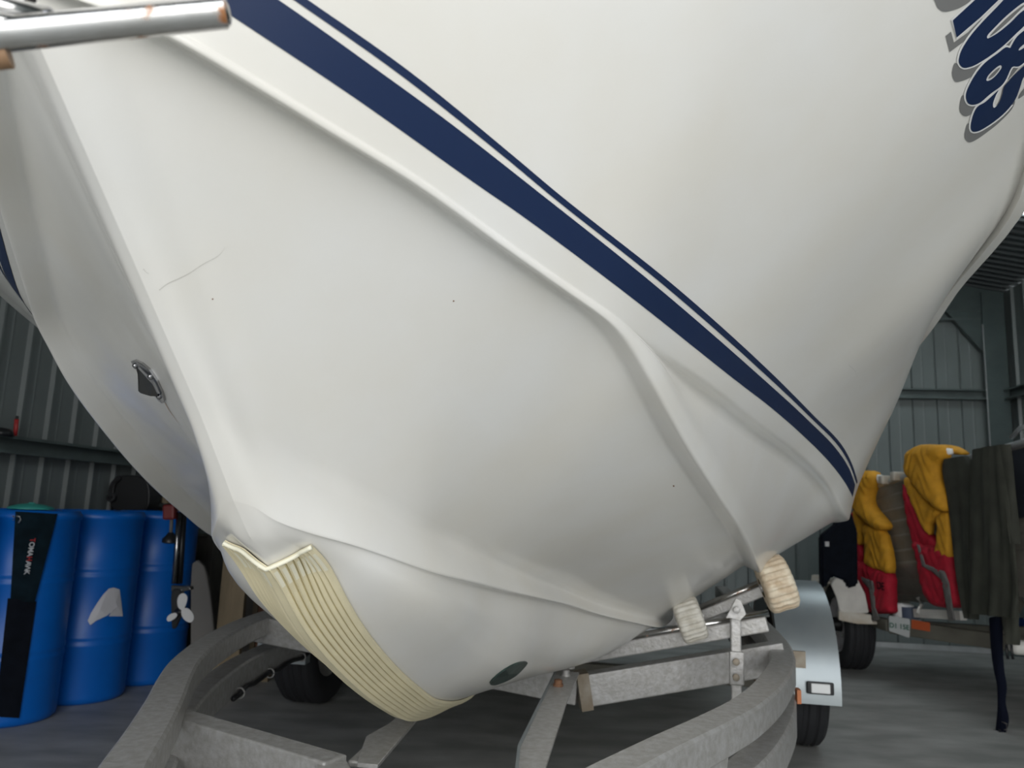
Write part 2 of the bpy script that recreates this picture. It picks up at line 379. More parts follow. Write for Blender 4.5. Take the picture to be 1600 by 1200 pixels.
for i in range(NS_):
    k, k2, s1o, s1t, s2o, c, gg = [a[i] for a in (cK, cK2, cS1o, cS1t, cS2o, cCo, cG)]
    w1 = .006 * sm(s1o[0], .85, .95) + .024 * sm(s1o[0], .95, 1.6)
    s1i = s1o + np.array([0, -w1, w1 * .10])
    w2 = (.034 + .012 * sm(s2o[0], 1.0, 1.4)) * min(1, s2o[1] / .08)
    s2i = s2o + np.array([0, -w2, w2 * (.50 + .05 * sm(s2o[0], 1.0, 1.3))])
    bf = sm(s2o[0], .98, 1.12)
    s1t = s1t + np.array([0, -.022 * sm(s1t[0], .95, 1.25) * (1 - .5 * sm(s1t[0], 1.9, 2.4)), 0])
    s2t = s2o + np.array([0, .004 + .010 * bf, .005 + .026 * bf])
    wc = .036 * sm(c[0], 1.0, 1.3)
    ci = c + np.array([0, -wc, wc * .12 - .001])
    bl = (1 - sm(k2[0], 2.2, 3.0)) * sm(s1i[1], .03, .13)
    mkA = k2 * .5 + s1i * .5 + np.array([0, .006, -.010]) * min(1, s1i[1] / .15)
    fz = .54 - .24 * sm(k2[0], 1.35, 1.9)
    mkB = np.array([k2[0] * .5 + s1i[0] * .5, s1i[1] * (1 - .16 * sm(k2[0], 1.4, 2.1)), k2[2] * (1 - fz) + s1i[2] * fz])
    mk1 = mkA * (1 - bl) + mkB * bl
    mk2 = s1t * .5 + s2i * .5
    P = [(k, 0), (k2, .03), (mk1, .09), (s1i, .008), (s1o, .010), (s1t, .022), (mk2, .5), (s2i, .010), (s2o, .009), (s2t, .016), (ci, .02), (c, .010)]
    wv = sm(c[0], 1.2, 2.7); H = gg - c
    for t in (.18, .35, .5, .65, .82):
        fa = t ** 1.22; fb = np.interp(t, [0, .18, .35, .65, 1], [0, .12, .39, .85, 1.0])
        f = fa * (1 - wv) + fb * wv
        P.append((np.array([c[0] + H[0] * t, c[1] + H[1] * f, c[2] + H[2] * t]), .5))
    P.append((gg, 0))
    nseg = [2, 5, 5, 2, 3, 5, 8, 2, 2, 3, 2, 3, 3, 3, 3, 3, 3]
    pts = [P[0][0]]
    n_ = len(P); st = [None] * n_; en = [None] * n_
    for j in range(1, n_ - 1):
        p, r = P[j]; a, b = P[j - 1][0], P[j + 1][0]
        la, lb = np.linalg.norm(a - p), np.linalg.norm(b - p)
        ra = min(r, .48 * la); rb = min(r, .48 * lb)
        st[j] = p + (a - p) * (ra / (la + 1e-9)); en[j] = p + (b - p) * (rb / (lb + 1e-9))
    en[0] = P[0][0]; st[n_ - 1] = P[-1][0]
    for j in range(n_ - 1):
        for q in range(1, nseg[j] + 1): pts.append(en[j] + (st[j + 1] - en[j]) * q / nseg[j])
        if j + 1 < n_ - 1:
            for q in (1, 2, 3, 4, 5):
                t = q / 5; pts.append((1 - t) ** 2 * st[j + 1] + 2 * t * (1 - t) * P[j + 1][0] + t * t * en[j + 1])
    rows.append(pts)
HP = np.array(rows)                                  # NS x NJ x (u,b,z)
# fair along the hull a little so the fitted knots leave no flats
for it in range(6):
    Q = HP.copy(); Q[2:-1] = .25 * HP[1:-2] + .5 * HP[2:-1] + .25 * HP[3:]; HP[4:-1] = Q[4:-1]
NJ = HP.shape[1]
full = np.concatenate([HP[:, ::-1] * np.array([1, -1, 1]), HP[:, 1:]], 1)
WP = full[..., 0:1] * hB + (full[..., 1:2] - D) * nB + full[..., 2:3] * ZZ
NF = WP.shape[1]
Vh = WP.reshape(-1, 3); Fh = []
for i in range(NS_ - 1):
    for j in range(NF - 1): Fh.append((i * NF + j, i * NF + j + 1, (i + 1) * NF + j + 1, (i + 1) * NF + j))
Fh.append([(NS_ - 1) * NF + j for j in range(NF)])    # transom
boat = thing('power_boat', 'large white fibreglass boat bow with navy stripes, resting on a galvanised trailer', 'boat', bw(1.6, 0, .5))
hull = mk('hull', Vh, Fh, M['gel'], boat, smooth=True)
md = hull.modifiers.new('weld', 'WELD'); md.merge_threshold = .0004
bvh = BVHTree.FromPolygons([Vector(v) for v in Vh], [f for f in Fh if len(f) == 4])
def hit(px, py, off=0.):
    r = ray(px, py); loc, nr, idx, d = bvh.ray_cast(Vector(EYE), Vector(r), 6.)
    if loc is None: return None
    if nr.dot(Vector(r)) > 0: nr = -nr
    return np.array(loc + nr * off)
# deck closing the top
gd = G(); top = cG; V = []
for i in range(0, NS_, 6):
    u, b, z = top[i]
    for f_ in np.linspace(-1, 1, 9): V.append(bw(u, b * f_, z + .05 * (1 - f_ * f_)))
nrow = len(V) // 9
gd.add(V, [(i * 9 + j, i * 9 + j + 1, (i + 1) * 9 + j + 1, (i + 1) * 9 + j) for i in range(nrow - 1) for j in range(8)])
gd.make('deck', M['gel'], boat, smooth=True)
for sgn in (1, -1):
    gr = G(); pth = [bw(top[i][0], sgn * (top[i][1] + .004), top[i][2] + .004) for i in range(0, NS_, 3)]
    gr.sweep(pth, [(-.008, -.026), (.008, -.026), (.014, -.018), (.016, 0), (.012, .02), (-.012, .02)]); gr.make('rub_rail', M['gel'], boat, smooth=True, label='raised white gunwale moulding', sharp=40)
# stripes: vinyl following the hull skin, mirrored onto the other side
def resamp(pts, n):
    p = np.array(pts, float); L = np.concatenate([[0], np.cumsum(np.linalg.norm(np.diff(p, axis=0), axis=1))]); q = np.linspace(0, L[-1], n)
    return np.stack([pchip(L, p[:, 0], q), pchip(L, p[:, 1], q)], 1)
low = [(160, -112), (240, -57), (330, 4), (400, 50), (550, 150), (762, 300), (800, 326), (970, 452), (1157, 600), (1200, 633), (1252, 678), (1300, 727), (1322, 757), (1332, 776)]
mid = [(245, -124), (340, -62), (435, 0), (600, 117), (700, 190), (841, 300), (1025, 447), (1200, 599), (1262, 656), (1310, 706), (1328, 735), (1336, 758)]
tlo = [(275, -126), (365, -64), (459, 0), (620, 113), (800, 255), (855, 301), (1040, 448), (1200, 589), (1266, 652), (1313, 701), (1330, 732), (1338, 756)]
thi = [(300, -122), (390, -62), (481, 0), (640, 112), (800, 242), (869, 300), (1060, 452), (1200, 578), (1270, 648), (1317, 698), (1333, 730), (1340, 753)]
def tobu(p): q = np.array(p); return np.array([q.dot(hB), q.dot(nB) + D, q[2]])
def vinyl(name, A, B, m, n=150, w=8, off=.0008, label=None):
    a, b = resamp(A, n), resamp(B, n); gr = {}
    for i in range(n):
        for j in range(w + 1):
            t = j / w; q = a[i] * (1 - t) + b[i] * t; h_ = hit(q[0], q[1], off)
            if h_ is not None: gr[i, j] = h_
    for sgn in (1, -1):
        idx = {}; V = []; Fc = []
        for k_, p in gr.items():
            if sgn < 0: q = tobu(p); p = bw(q[0], -q[1], q[2])
            idx[k_] = len(V); V.append(p)
        for i in range(n - 1):
            for j in range(w):
                ks = [(i, j), (i + 1, j), (i + 1, j + 1), (i, j + 1)]
                if all(k_ in idx for k_ in ks):
                    c_ = np.array([V[idx[k_]] for k_ in ks])
                    if max(np.linalg.norm(c_[0] - c_[1]), np.linalg.norm(c_[1] - c_[2])) < .35: Fc.append([idx[k_] for k_ in ks])
        o_ = G().add(V, Fc).make(name, m, boat, smooth=True, label=label)
vinyl('wide_stripe', low, mid, M['navy'], label='wide navy vinyl stripe')
vinyl('thin_stripe', tlo, thi, M['navy'], w=3, label='thin navy vinyl pinstripe')
# lettering on the topsides (cut vinyl in three layers)
def decal(name, poly, holes, m, off, label=None):
    """flat print: triangulated in the plane of the sheet, then laid on the hull skin"""
    bm = bmesh.new()
    def loop(pp):
        vs = [bm.verts.new((x, y, 0)) for x, y in pp]
        return [bm.edges.new((vs[i], vs[(i + 1) % len(vs)])) for i in range(len(vs))]
    es = loop(poly)
    for h_ in holes: es += loop(h_)
    bmesh.ops.triangle_fill(bm, edges=es, use_beauty=True)
    for _ in range(2):
        long_ = [e for e in bm.edges if e.calc_length() > 10]
        if long_: bmesh.ops.subdivide_edges(bm, edges=long_, cuts=1)
        bmesh.ops.triangulate(bm, faces=bm.faces)
    V = []; ok = []
    for v in bm.verts:
        h_ = hit(v.co.x, v.co.y, off); ok.append(h_ is not None); V.append(h_ if h_ is not None else np.zeros(3))
    bm.verts.index_update()
    Fc = [[v.index for v in f.verts] for f in bm.faces if all(ok[v.index] for v in f.verts)]
    bm.free()
    used = sorted({i for f in Fc for i in f}); mp = {a: b for b, a in enumerate(used)}
    if not Fc: return
    mk(name, [V[i] for i in used], [[mp[i] for i in f] for f in Fc], m, boat, smooth=True, label=label)
def smooth_poly(p, k=4):
    """closed Catmull-Rom"""
    p = np.array(p, float); n = len(p); out = []
    for i in range(n):
        a, b, c, d = p[i - 1], p[i], p[(i + 1) % n], p[(i + 2) % n]
        for t in np.arange(k) / k:
            out.append(.5 * ((2 * b) + (c - a) * t + (2 * a - 5 * b + 4 * c - d) * t * t + (3 * b - a - 3 * c + d) * t ** 3))
    return out
def grow(p, r):
    p = np.array(p, float); n = len(p); ar = sum(p[i][0] * p[(i + 1) % n][1] - p[(i + 1) % n][0] * p[i][1] for i in range(n))
    s_ = 1 if ar > 0 else -1; out = []
    for i in range(n):
        t = p[(i + 1) % n] - p[i - 1]; t /= np.linalg.norm(t) + 1e-9; out.append(p[i] + s_ * r * np.array([t[1], -t[0]]))
    return out
one = [(1556, -30), (1521, 0), (1487.5, 31), (1493.5, 58), (1530, 27), (1558, 0), (1590, -30)]
zero = [(1588, -26), (1564, 2), (1536, 31), (1516, 54), (1502, 76), (1497, 92), (1498.5, 100), (1504, 105), (1512, 104.5), (1524, 100), (1545, 87), (1566, 71), (1587, 51), (1600, 38.5), (1622, 14), (1634, -8), (1632, -30), (1610, -38)]
zhole = [(1541.5, 59), (1542, 54), (1550, 45), (1570, 25), (1594, 5.5), (1606, 1), (1608, 8), (1593, 19), (1578, 34), (1560, 49), (1547, 57)]
zin = [(1545.5, 55), (1552, 47), (1572, 27), (1594, 9), (1600, 7), (1590, 17), (1575, 32), (1559, 46), (1549, 53.5)]
eight = [(1557.5, 82.5), (1537.5, 97.5), (1522.5, 116), (1511, 137.5), (1508, 150), (1511, 160), (1519, 163), (1531, 159), (1546, 146), (1562.5, 134), (1571, 122.5), (1580, 104), (1590, 103), (1600, 96), (1626, 74), (1636, 50), (1630, 36), (1615, 34), (1600, 46), (1588, 56), (1580, 69), (1577, 74), (1570, 73)]
ehole = [(1540, 123.7), (1543.7, 116), (1555, 105), (1562, 101), (1564, 105), (1556, 116), (1548.7, 122.5), (1542.5, 125.5)]
ein = [(1543.5, 121.5), (1546.5, 116), (1556, 107), (1561, 105), (1554, 115), (1548, 120)]
ehole2 = [(1591, 78), (1592, 74), (1600, 67), (1612, 57), (1612, 65), (1600, 73)]
last = [(1526, 166), (1519, 180), (1515.6, 196), (1517.5, 204), (1524, 205), (1534, 201), (1552.5, 189), (1570, 174), (1585, 155), (1592.5, 136), (1597.5, 121), (1606, 112), (1625, 95), (1622, 86), (1610, 92), (1600, 101), (1585, 115), (1575, 126), (1567.5, 135), (1565, 146), (1561, 157.5), (1555, 166), (1551, 167), (1550.5, 160), (1555, 147.5), (1559, 140), (1549, 149), (1537.5, 159)]
greys = [[(1460, -14), (1462, 6), (1468, 15), (1476, 18), (1488, 16), (1503, 10), (1518, -2), (1516, -16)],
         [(1477, 56), (1485.5, 49), (1490, 66), (1512, 50), (1535, 27), (1524, 45), (1505, 65), (1483.5, 81)],
         [(1492, 98), (1488, 108), (1487.5, 118), (1492, 127), (1500, 127), (1515, 121), (1530, 108), (1538, 94), (1515, 104), (1502, 104)],
         [(1504, 148), (1499, 165), (1500, 175), (1506, 181), (1514, 180), (1522, 172), (1530, 160), (1515, 162)],
         [(1512, 192), (1507, 208), (1508, 217), (1514, 222), (1525, 218), (1545, 204), (1562, 190), (1580, 171), (1585, 157), (1568, 172), (1550, 186), (1532, 199), (1520, 202)],
         [(1569, 69), (1578, 62), (1587, 54), (1581, 67), (1576, 74)], [(1571, 124), (1579, 106), (1592, 104), (1584, 114), (1575, 124)],
         [(1591, 154), (1594, 145), (1602, 136), (1614, 128), (1612, 140), (1600, 148)]]
for k_, q in enumerate(greys): decal('decal_shadow', q if k_ in (1, 5, 6) else smooth_poly(q), [], M['decalgrey'], .0006, label='grey drop shadow of the lettering')
for q, sm_, hs in ((one, 0, []), (zero, 1, []), (eight, 0, []), (last, 0, [])):
    q2 = smooth_poly(q) if sm_ else (smooth_poly(q, 3) if q is not one else q); decal('decal_outline', grow(q2, 2.6), [], M['decalwhite'], .0010, label='white outline of the lettering')
decal('decal_digit', one, [], M['navy'], .0015, label='navy digit 1')
decal('decal_digit', smooth_poly(zero), [smooth_poly(zhole)], M['navy'], .0015, label='navy digit 0')
decal('decal_digit', smooth_poly(eight, 3), [smooth_poly(ehole), smooth_poly(ehole2)], M['navy'], .0015, label='navy digit 8')
decal('decal_digit', smooth_poly(last, 3), [], M['navy'], .0015, label='navy digit 5')
decal('decal_shadow', smooth_poly(zin), [], M['decalgrey'], .0018); decal('decal_shadow', smooth_poly(ein), [], M['decalgrey'], .0018)

# keel guard: ribbed strip wrapped round the forefoot, following the hull skin
kl = np.array([HP[i, 0] for i in range(NS_)]); 
def hullrow(i):      # girth parametrised half section of loft row i
    r = HP[i]; L = np.concatenate([[0], np.cumsum(np.linalg.norm(np.diff(r, axis=0), axis=1))]); return r, L
rowsL = [hullrow(i) for i in range(NS_)]
def skin(fi, gth):
    i0 = int(np.clip(math.floor(fi), 0, NS_ - 2)); t = fi - i0; out = []
    for i in (i0, i0 + 1):
        r, L = rowsL[i]; out.append(np.array([np.interp(abs(gth), L, r[:, k_]) for k_ in range(3)]))
    p = out[0] * (1 - t) + out[1] * t
    if gth < 0: p = p * np.array([1, -1, 1])
    return p
kw = 0.076
def fi_of_u(u): return np.interp(u, kl[:, 0], np.arange(NS_))
NG, NR = 90, 8                                    # stations, ribs per side
gs = []; dz_ = []
nper = 6
for r in range(-NR, NR):
    for q in range(nper):
        gs.append((r + q / nper) / NR * kw); ph = q / nper
        dz_.append((.0005, .0062, .0048, .0044, .0040, .0036)[q])
gs.append(kw); dz_.append(.0015)
gs = np.array(gs)
u_top, u_end = .935, 2.15
grid = np.zeros((NG, len(gs), 3)); 
for i in range(NG):
    t = i / (NG - 1); u = u_top + (u_end - u_top) * (t ** 1.15)
    wsc = 1 - .30 * max(0, (t - .6) / .4) ** 1.5 + .32 * math.exp(-t * 11)
    for j, gg in enumerate(gs):
        sh_ = .038 * (abs(gg) / kw) ** 1.15 * (1 - t)                    # square cut across the stem
        uu = u + sh_ - .25 * max(0, t - .8) * (abs(gg) / kw) ** 2 * .3
        grid[i, j] = skin(fi_of_u(uu), gg * wsc)
# outward normals by finite differences
wg = grid[..., 0:1] * hB + (grid[..., 1:2] - D) * nB + grid[..., 2:3] * ZZ
du = np.gradient(wg, axis=0); dv = np.gradient(wg, axis=1); nn = np.cross(dv, du); nn /= np.linalg.norm(nn, axis=2, keepdims=True) + 1e-12
if nn[NG // 2, len(gs) // 2][2] > 0: nn = -nn
outer = wg + nn * (np.array(dz_)[None, :, None] + .0035); inner = wg + nn * .0015
taper = np.clip((NG - 1 - np.arange(NG)) / 12, .25, 1)[:, None, None]
outer = wg + nn * (np.array(dz_)[None, :, None] + .0035) * taper
m_ = len(gs); gk = G()
V = np.concatenate([outer.reshape(-1, 3), inner.reshape(-1, 3)]); n0 = NG * m_; Fc = []
for i in range(NG - 1):
    for j in range(m_ - 1):
        a = i * m_ + j; Fc.append((a, a + 1, a + m_ + 1, a + m_)); Fc.append((n0 + a, n0 + a + m_, n0 + a + m_ + 1, n0 + a + 1))
    for j in (0, m_ - 1): a = i * m_ + j; Fc.append((a, a + m_, n0 + a + m_, n0 + a))
for i in (0, NG - 1):
    for j in range(m_ - 1): a = i * m_ + j; Fc.append((a, a + 1, n0 + a + 1, n0 + a))
gk.add(V, Fc); guard = gk.make('keel_guard', M['guard'], boat, smooth=True, label='cream ribbed rubber guard wrapped round the keel', sharp=35)
gl = G(); gl.tube([wg[0, j] + nn[0, j] * .006 for j in range(0, m_, 3)], .0030, 8, up=np.array([.3, .2, 1])); gl.make('guard_lip', M['guardedge'], guard, smooth=True)
# small square pads printed at the head of each rib
for r in range(-NR + 1, NR):
    j0 = (r + NR) * nper + 2; j1 = j0 + 3
    if j1 >= m_: continue
    V = [outer[i, j] + nn[i, j] * .0004 for i in (1, 2, 3, 4) for j in range(j0, j1 + 1)]; w_ = j1 - j0 + 1
    mk('rib_pad', V, [(i * w_ + j, i * w_ + j + 1, (i + 1) * w_ + j + 1, (i + 1) * w_ + j) for i in range(3) for j in range(w_ - 1)], M['guardedge'], guard, smooth=True)
M['streak'] = mat('rust_streak', (.55, .42, .30), .5)
A_ = resamp([(258, 629), (264, 640), (272, 651), (279, 660)], 12); V = []
for i_, (x_, y_) in enumerate(A_):
    for q_ in (-1, 1): V.append(hit(x_ + q_ * .8 * (1 - i_ / 13), y_, .0005))
if all(v is not None for v in V): mk('rust_streak', V, [(2 * i_, 2 * i_ + 1, 2 * i_ + 3, 2 * i_ + 2) for i_ in range(11)], M['streak'], boat)
# faint scratch and chips in the gelcoat
M['scratch'] = mat('scratched_gelcoat', (.42, .41, .38), .6)
for px_, w_ in (([(249, 453), (262, 443), (290, 430), (318, 412), (345, 396), (351, 386)], .9), ([(1326, 570), (1336, 580), (1340, 590)], .8), ([(224, 420), (229, 425), (233, 428)], 1.0)):
    A_ = resamp(px_, 24); V = []
    for i_, (x_, y_) in enumerate(A_):
        for q_ in (-.5, .5): V.append(hit(x_, y_ + q_ * w_ * (1 - .6 * i_ / 24), .0005))
    if all(v is not None for v in V): mk('scratch', V, [(2 * i_, 2 * i_ + 1, 2 * i_ + 3, 2 * i_ + 2) for i_ in range(23)], M['scratch'], boat)
for x_, y_ in ((708.5, 470), (1052.5, 759), (332, 467)):
    V = [hit(x_ + 1.3 * cos(a_), y_ + 1.3 * sin(a_), .0006) for a_ in np.linspace(0, 2 * pi, 9)[:-1]]
    if all(v is not None for v in V): mk('chip', V, [tuple(range(8))], M['rust'], boat)
# oval metal fitting under the forefoot
cen = [(765, 1066), (775, 1055), (790, 1044), (806, 1036), (818, 1033.5), (823, 1035), (818, 1042), (806, 1054), (790, 1063), (772, 1069)]
mc = hit(793, 1051, .0045); V = [hit(x, y, .003) for x, y in smooth_poly(cen, 3)]; Vb = [hit(x, y, -.002) for x, y in grow(smooth_poly(cen, 3), .8)]
V = [v for v in V if v is not None]; Vb = [v for v in Vb if v is not None]
if len(V) == len(Vb) > 8:
    n_ = len(V); oc = mc
    G().add(V + Vb + [oc], [(i, (i + 1) % n_, 2 * n_) for i in range(n_)] + [(i, n_ + i, n_ + (i + 1) % n_, (i + 1) % n_) for i in range(n_)]).make('hull_fitting', M['greenoval'], boat, label='dark green oval metal fitting under the keel')

# bow eye: pressed plate with three screws and a folded fin
eye_px = [(207, 563), (213, 561), (224, 566), (236, 576), (248, 594), (256, 612), (259, 625), (256, 629), (249, 624), (238, 610), (226, 592), (216, 578)]
V = [hit(x, y, .0028) for x, y in eye_px]; Vb = [hit(x, y, -.001) for x, y in eye_px]
if all(v is not None for v in V):
    n_ = len(V); ep = G().add(V + Vb, [tuple(range(n_))] + [(i, n_ + i, n_ + (i + 1) % n_, (i + 1) % n_) for i in range(n_)]).make('bow_eye', M['chrome'], boat, label='chromed towing eye bolted to the stem')
    a, b_, c_ = hit(219, 572, .004), hit(243, 598, .004), hit(252, 617, .004)
    out = np.array([0, 0, 0.]); nst = nB * 0 - hB; tip = atU(216, 611, hit(232, 600)[:2].dot(hB[:2]) - .028); tip2 = atU(235, 619, hit(240, 606)[:2].dot(hB[:2]) - .022)
    fin = G().add([a, b_, c_, tip, tip2, a - hB * .002, tip + nB * .004 - ZZ * .003, c_ + nB * .003], [(0, 1, 4, 3), (1, 2, 4), (0, 3, 6, 5), (3, 4, 7, 6), (4, 2, 7)])
    fin.make('towing_fin', mat('dark_steel', (.12, .12, .12), .3, .7), ep)
    for x, y in ((214, 570), (238, 587), (251, 618)):
        p = hit(x, y, .001); nr = np.array(p) - np.array(hit(x, y, -.001)); nr /= np.linalg.norm(nr)
        G().lathe(p, nr, [(0, .0042), (.003, .0038), (.0045, .0025), (.005, 0)], 14).make('screw', M['chrome'], ep, smooth=True)

# ================================================================== BOAT TRAILER
tr = thing('boat_trailer', 'galvanised boat trailer with a rounded double-rail front, under the white boat', 'trailer', bw(2.4, 0, 0))
# outline of the rounded front frame (outer edge), from the near centre round to the rear
RO = [(.70, .0), (.80, .10), (1.04, .30), (1.35, .455), (1.55, .555), (1.70, .635), (1.93, .745), (2.245, .852), (2.60, .935), (3.0, .975), (3.4, .985), (4.2, .985), (5.1, .985)]
def ringpath(inset, z, n=60):
    k = np.array(RO); L = np.concatenate([[0], np.cumsum(np.linalg.norm(np.diff(k, axis=0), axis=1))]); q = np.linspace(0, 1, n) ** 1.1 * L[-1]
    u = pchip(L, k[:, 0], q); b = pchip(L, k[:, 1], q)
    P_ = np.stack([u, b], 1); T = np.gradient(P_, axis=0); T /= np.linalg.norm(T, axis=1, keepdims=True)
    N_ = np.stack([T[:, 1], -T[:, 0]], 1)                # inward is +u,-b side
    P_ = P_ + N_ * inset; P_[:, 1] = np.maximum(P_[:, 1], 0.0)
    return P_, z
def rail(name, z0, z1, w=.075):
    o = None
    for sgn in (1, -1):
        A, _ = ringpath(0, 0); B, _ = ringpath(w, 0)
        V = []
        rr = .006
        for i in range(len(A)):
            a, b = A[i], B[i]; dd = (b - a) / (np.linalg.norm(b - a) + 1e-9)
            for (p, z) in ((a, z0 + rr), (a + dd * rr, z0), (b - dd * rr, z0), (b, z0 + rr), (b, z1 - rr), (b - dd * rr, z1), (a + dd * rr, z1), (a, z1 - rr)):
                V.append(bw(p[0], sgn * p[1], z))
        Fc = [(i * 8 + j, (i + 1) * 8 + j, (i + 1) * 8 + (j + 1) % 8, i * 8 + (j + 1) % 8) for i in range(len(A) - 1) for j in range(8)]
        Fc += [tuple(range(8)), tuple((len(A) - 1) * 8 + j for j in range(8))]
        o = G().add(V, Fc).make(name, M['galv'], tr, smooth=True, sharp=30)
    return o
rail('upper_rail', .480, .550); rail('lower_rail', .335, .425)
P0, _ = ringpath(.0375, 0)
for sgn in (1, -1):
    for k_ in [int(np.argmin(abs(P0[:, 0] - q_))) for q_ in (1.70, 2.88, 4.0)]:
        u, b = P0[k_]; tdir = P0[k_ + 1] - P0[k_ - 1]; tdir /= np.linalg.norm(tdir)
        ax = hB * tdir[0] + nB * sgn * tdir[1]; sd = np.cross(ax, ZZ)
        V = [bw(u, sgn * b, .482) + ax * .05, bw(u, sgn * b, .482) - ax * .05, bw(u, sgn * b, .423) - ax * .022, bw(u, sgn * b, .423) + ax * .022]
        slab('rail_spacer', [v - sd * .03 for v in V], .06, sd, M['galv'], tr, w=.001)
    # wiring clipped inside the lower rail
    if sgn < 0:
        Q, _ = ringpath(.085, 0)
        gw = G(); gw.tube([bw(Q[i][0], sgn * Q[i][1], .345 + .006 * sin(i * 2.3)) for i in range(26, 52)], .008, 8); gw.make('wiring_loom', M['blackplastic'], tr, smooth=True)
        for i in range(27, 50, 4):
            G().tube([bw(Q[i][0], sgn * Q[i][1], .345) + .016 * (nB * cos(a) * (1 if 1 else 0) + ZZ * sin(a)) for a in np.linspace(0, 2 * pi, 13)], .003, 6, up=hB).make('wire_clip', M['galv'], tr, smooth=True)
def bbeam(name, p, q, w, h, m=None, bv=.004, parent=None, label=None):
    o = G().beam(bw(*p), bw(*q), w, h).make(name, m or M['galv'], parent or tr, label=label); bev(o, bv); return o
# first crossmember (dropped at the middle), seen at the bottom of the picture
bbeam('crossmember', (1.66, -.60, .445), (1.45, -.09, .44), .06, .11); bbeam('crossmember', (1.45, -.10, .44), (1.30, .0, .43), .06, .10)
bbeam('crossmember', (1.30, -.02, .44), (1.45, .52, .46), .06, .07)
# second crossmember: V-shaped, low at the middle
_v = tobu(atU(903, 1079, 2.60)); _e = tobu(atU(1222, 1026, 2.76))
bbeam('crossmember', tuple(_v), tuple(_e), .06, .098, label='wide crossmember rising from the middle to the side rail')
bbeam('crossmember', tuple(_v + [.02, 0, .0]), (2.76, -.95, _v[2] + .10), .06, .09)
bbeam('crossmember', (4.2, -.96, .45), (4.2, .96, .45), .06, .08)
# centre channel running forward under the keel
V = [atZ(868, 1050, .50), atZ(811, 1167, .50), atZ(806, 1215, .50), atZ(850, 1210, .50), atZ(853, 1198, .50), atZ(885, 1098, .50), atZ(905, 1050, .50)]
slab('centre_channel', V, -.006, ZZ, M['galv'], tr, w=.001, label='flat steel channel leading under the keel')
for a, b_ in (((868, 1050), (811, 1167)), ((811, 1167), (806, 1215))):
    p, q = atZ(*a, .5), atZ(*b_, .5); G().beam(p - ZZ * .022, q - ZZ * .022, .006, .05).make('channel_flange', M['galvblue'], tr)
for x, y in ((872, 1072), (884, 1056), (891, 1042)):
    p = atZ(x, y, .50); G().lathe(p, ZZ, [(-.004, .014), (.006, .014), (.006, .011), (.016, .011), (.018, .007), (.018, 0)], 12).make('bolt', M['rust'] if y > 1060 else M['galv'], tr, smooth=True, sharp=40)
p, q = atZ(560, 1195, .47), atZ(640, 1118, .47)
bbeam('keel_strut', tuple(tobu(p)), tuple(tobu(q) + (0.25) * (tobu(q) - tobu(p))), .045, .012)
slab('gusset', [atZ(558, 1192, .48), atZ(572, 1150, .48), atZ(640, 1112, .48), atZ(652, 1122, .48), atZ(590, 1195, .48)], -.008, ZZ, M['galv'], tr, w=.001)
G().beam(bw(*(_v + [-.005, 0, 0])), bw(*(_v + (_e - _v) * .055 + [-.005, 0, 0])), .072, .112).make('centre_socket', M['rustgalv'], tr, label='rust stained socket at the inner end of the crossmember')
# drawbar and winch post standing ahead of the frame
bbeam('drawbar', (.80, 0, .49), (-.9, 0, .49), .08, .08)
bbeam('winch_post', (.10, -.03, .45), (.20, -.03, 1.30), .05, .05)
tA, tB = atY(342, 20.5, .44), atY(-120, 66, .40)
gt = G(); rr_ = .0098; dd = (tB - tA) / np.linalg.norm(tB - tA)
gt.tube([tA - dd * .005, tA], rr_ * .8, 24); gt2 = G(); gt2.sweep([tA - dd * .0035, tA - dd * .0015, tA + dd * .002, tB], [(rr_ * cos(2 * pi * j / 28), rr_ * sin(2 * pi * j / 28)) for j in range(28)])
arm = gt2.make('bow_stop_arm', M['steeltube'], tr, smooth=True, label='round stainless tube with a closed end, across the bow', sharp=40)
G().lathe(tA, -dd, [(0, rr_ * 1.0), (.003, rr_ * .97), (.0055, rr_ * .8), (.0068, rr_ * .45), (.007, 0)], 28).make('end_cap', M['steeltube'], arm, smooth=True)
p1, p2 = atY(80, 30, .425), atY(-110, -14, .40)
G().tube([p1, p2], .0068, 20).make('brace_tube', M['steeltube'], arm, smooth=True)
p1b, p2b = atY(70, 42, .415), atY(-110, 20, .39)
G().tube([p1b, p2b], .005, 20).make('brace_tube', M['steeltube'], arm, smooth=True)
G().lathe(atY(79, 30, .414), ray(79, 30) * -1, [(0, .006), (.003, .005), (.005, 0)], 14).make('weld_bead', M['chrome'], arm, smooth=True)
G().beam(atY(26, -3, .44), atY(44, 6, .44), .008, .012).make('weld_bead', M['chrome'], arm)
pb = G(); pb.lathe(atY(-22, 86, .415), dd, [(-.012, 0), (-.012, .009), (.012, .009), (.012, 0)], 20); pb.make('bow_stop_pad', M['brown'], tr, smooth=True, label='brown rubber stop pad', sharp=40)
G().tube([tB, bw(.19, -.03, 1.22)], rr_, 20).make('bow_stop_bracket', M['steeltube'], tr, smooth=True)

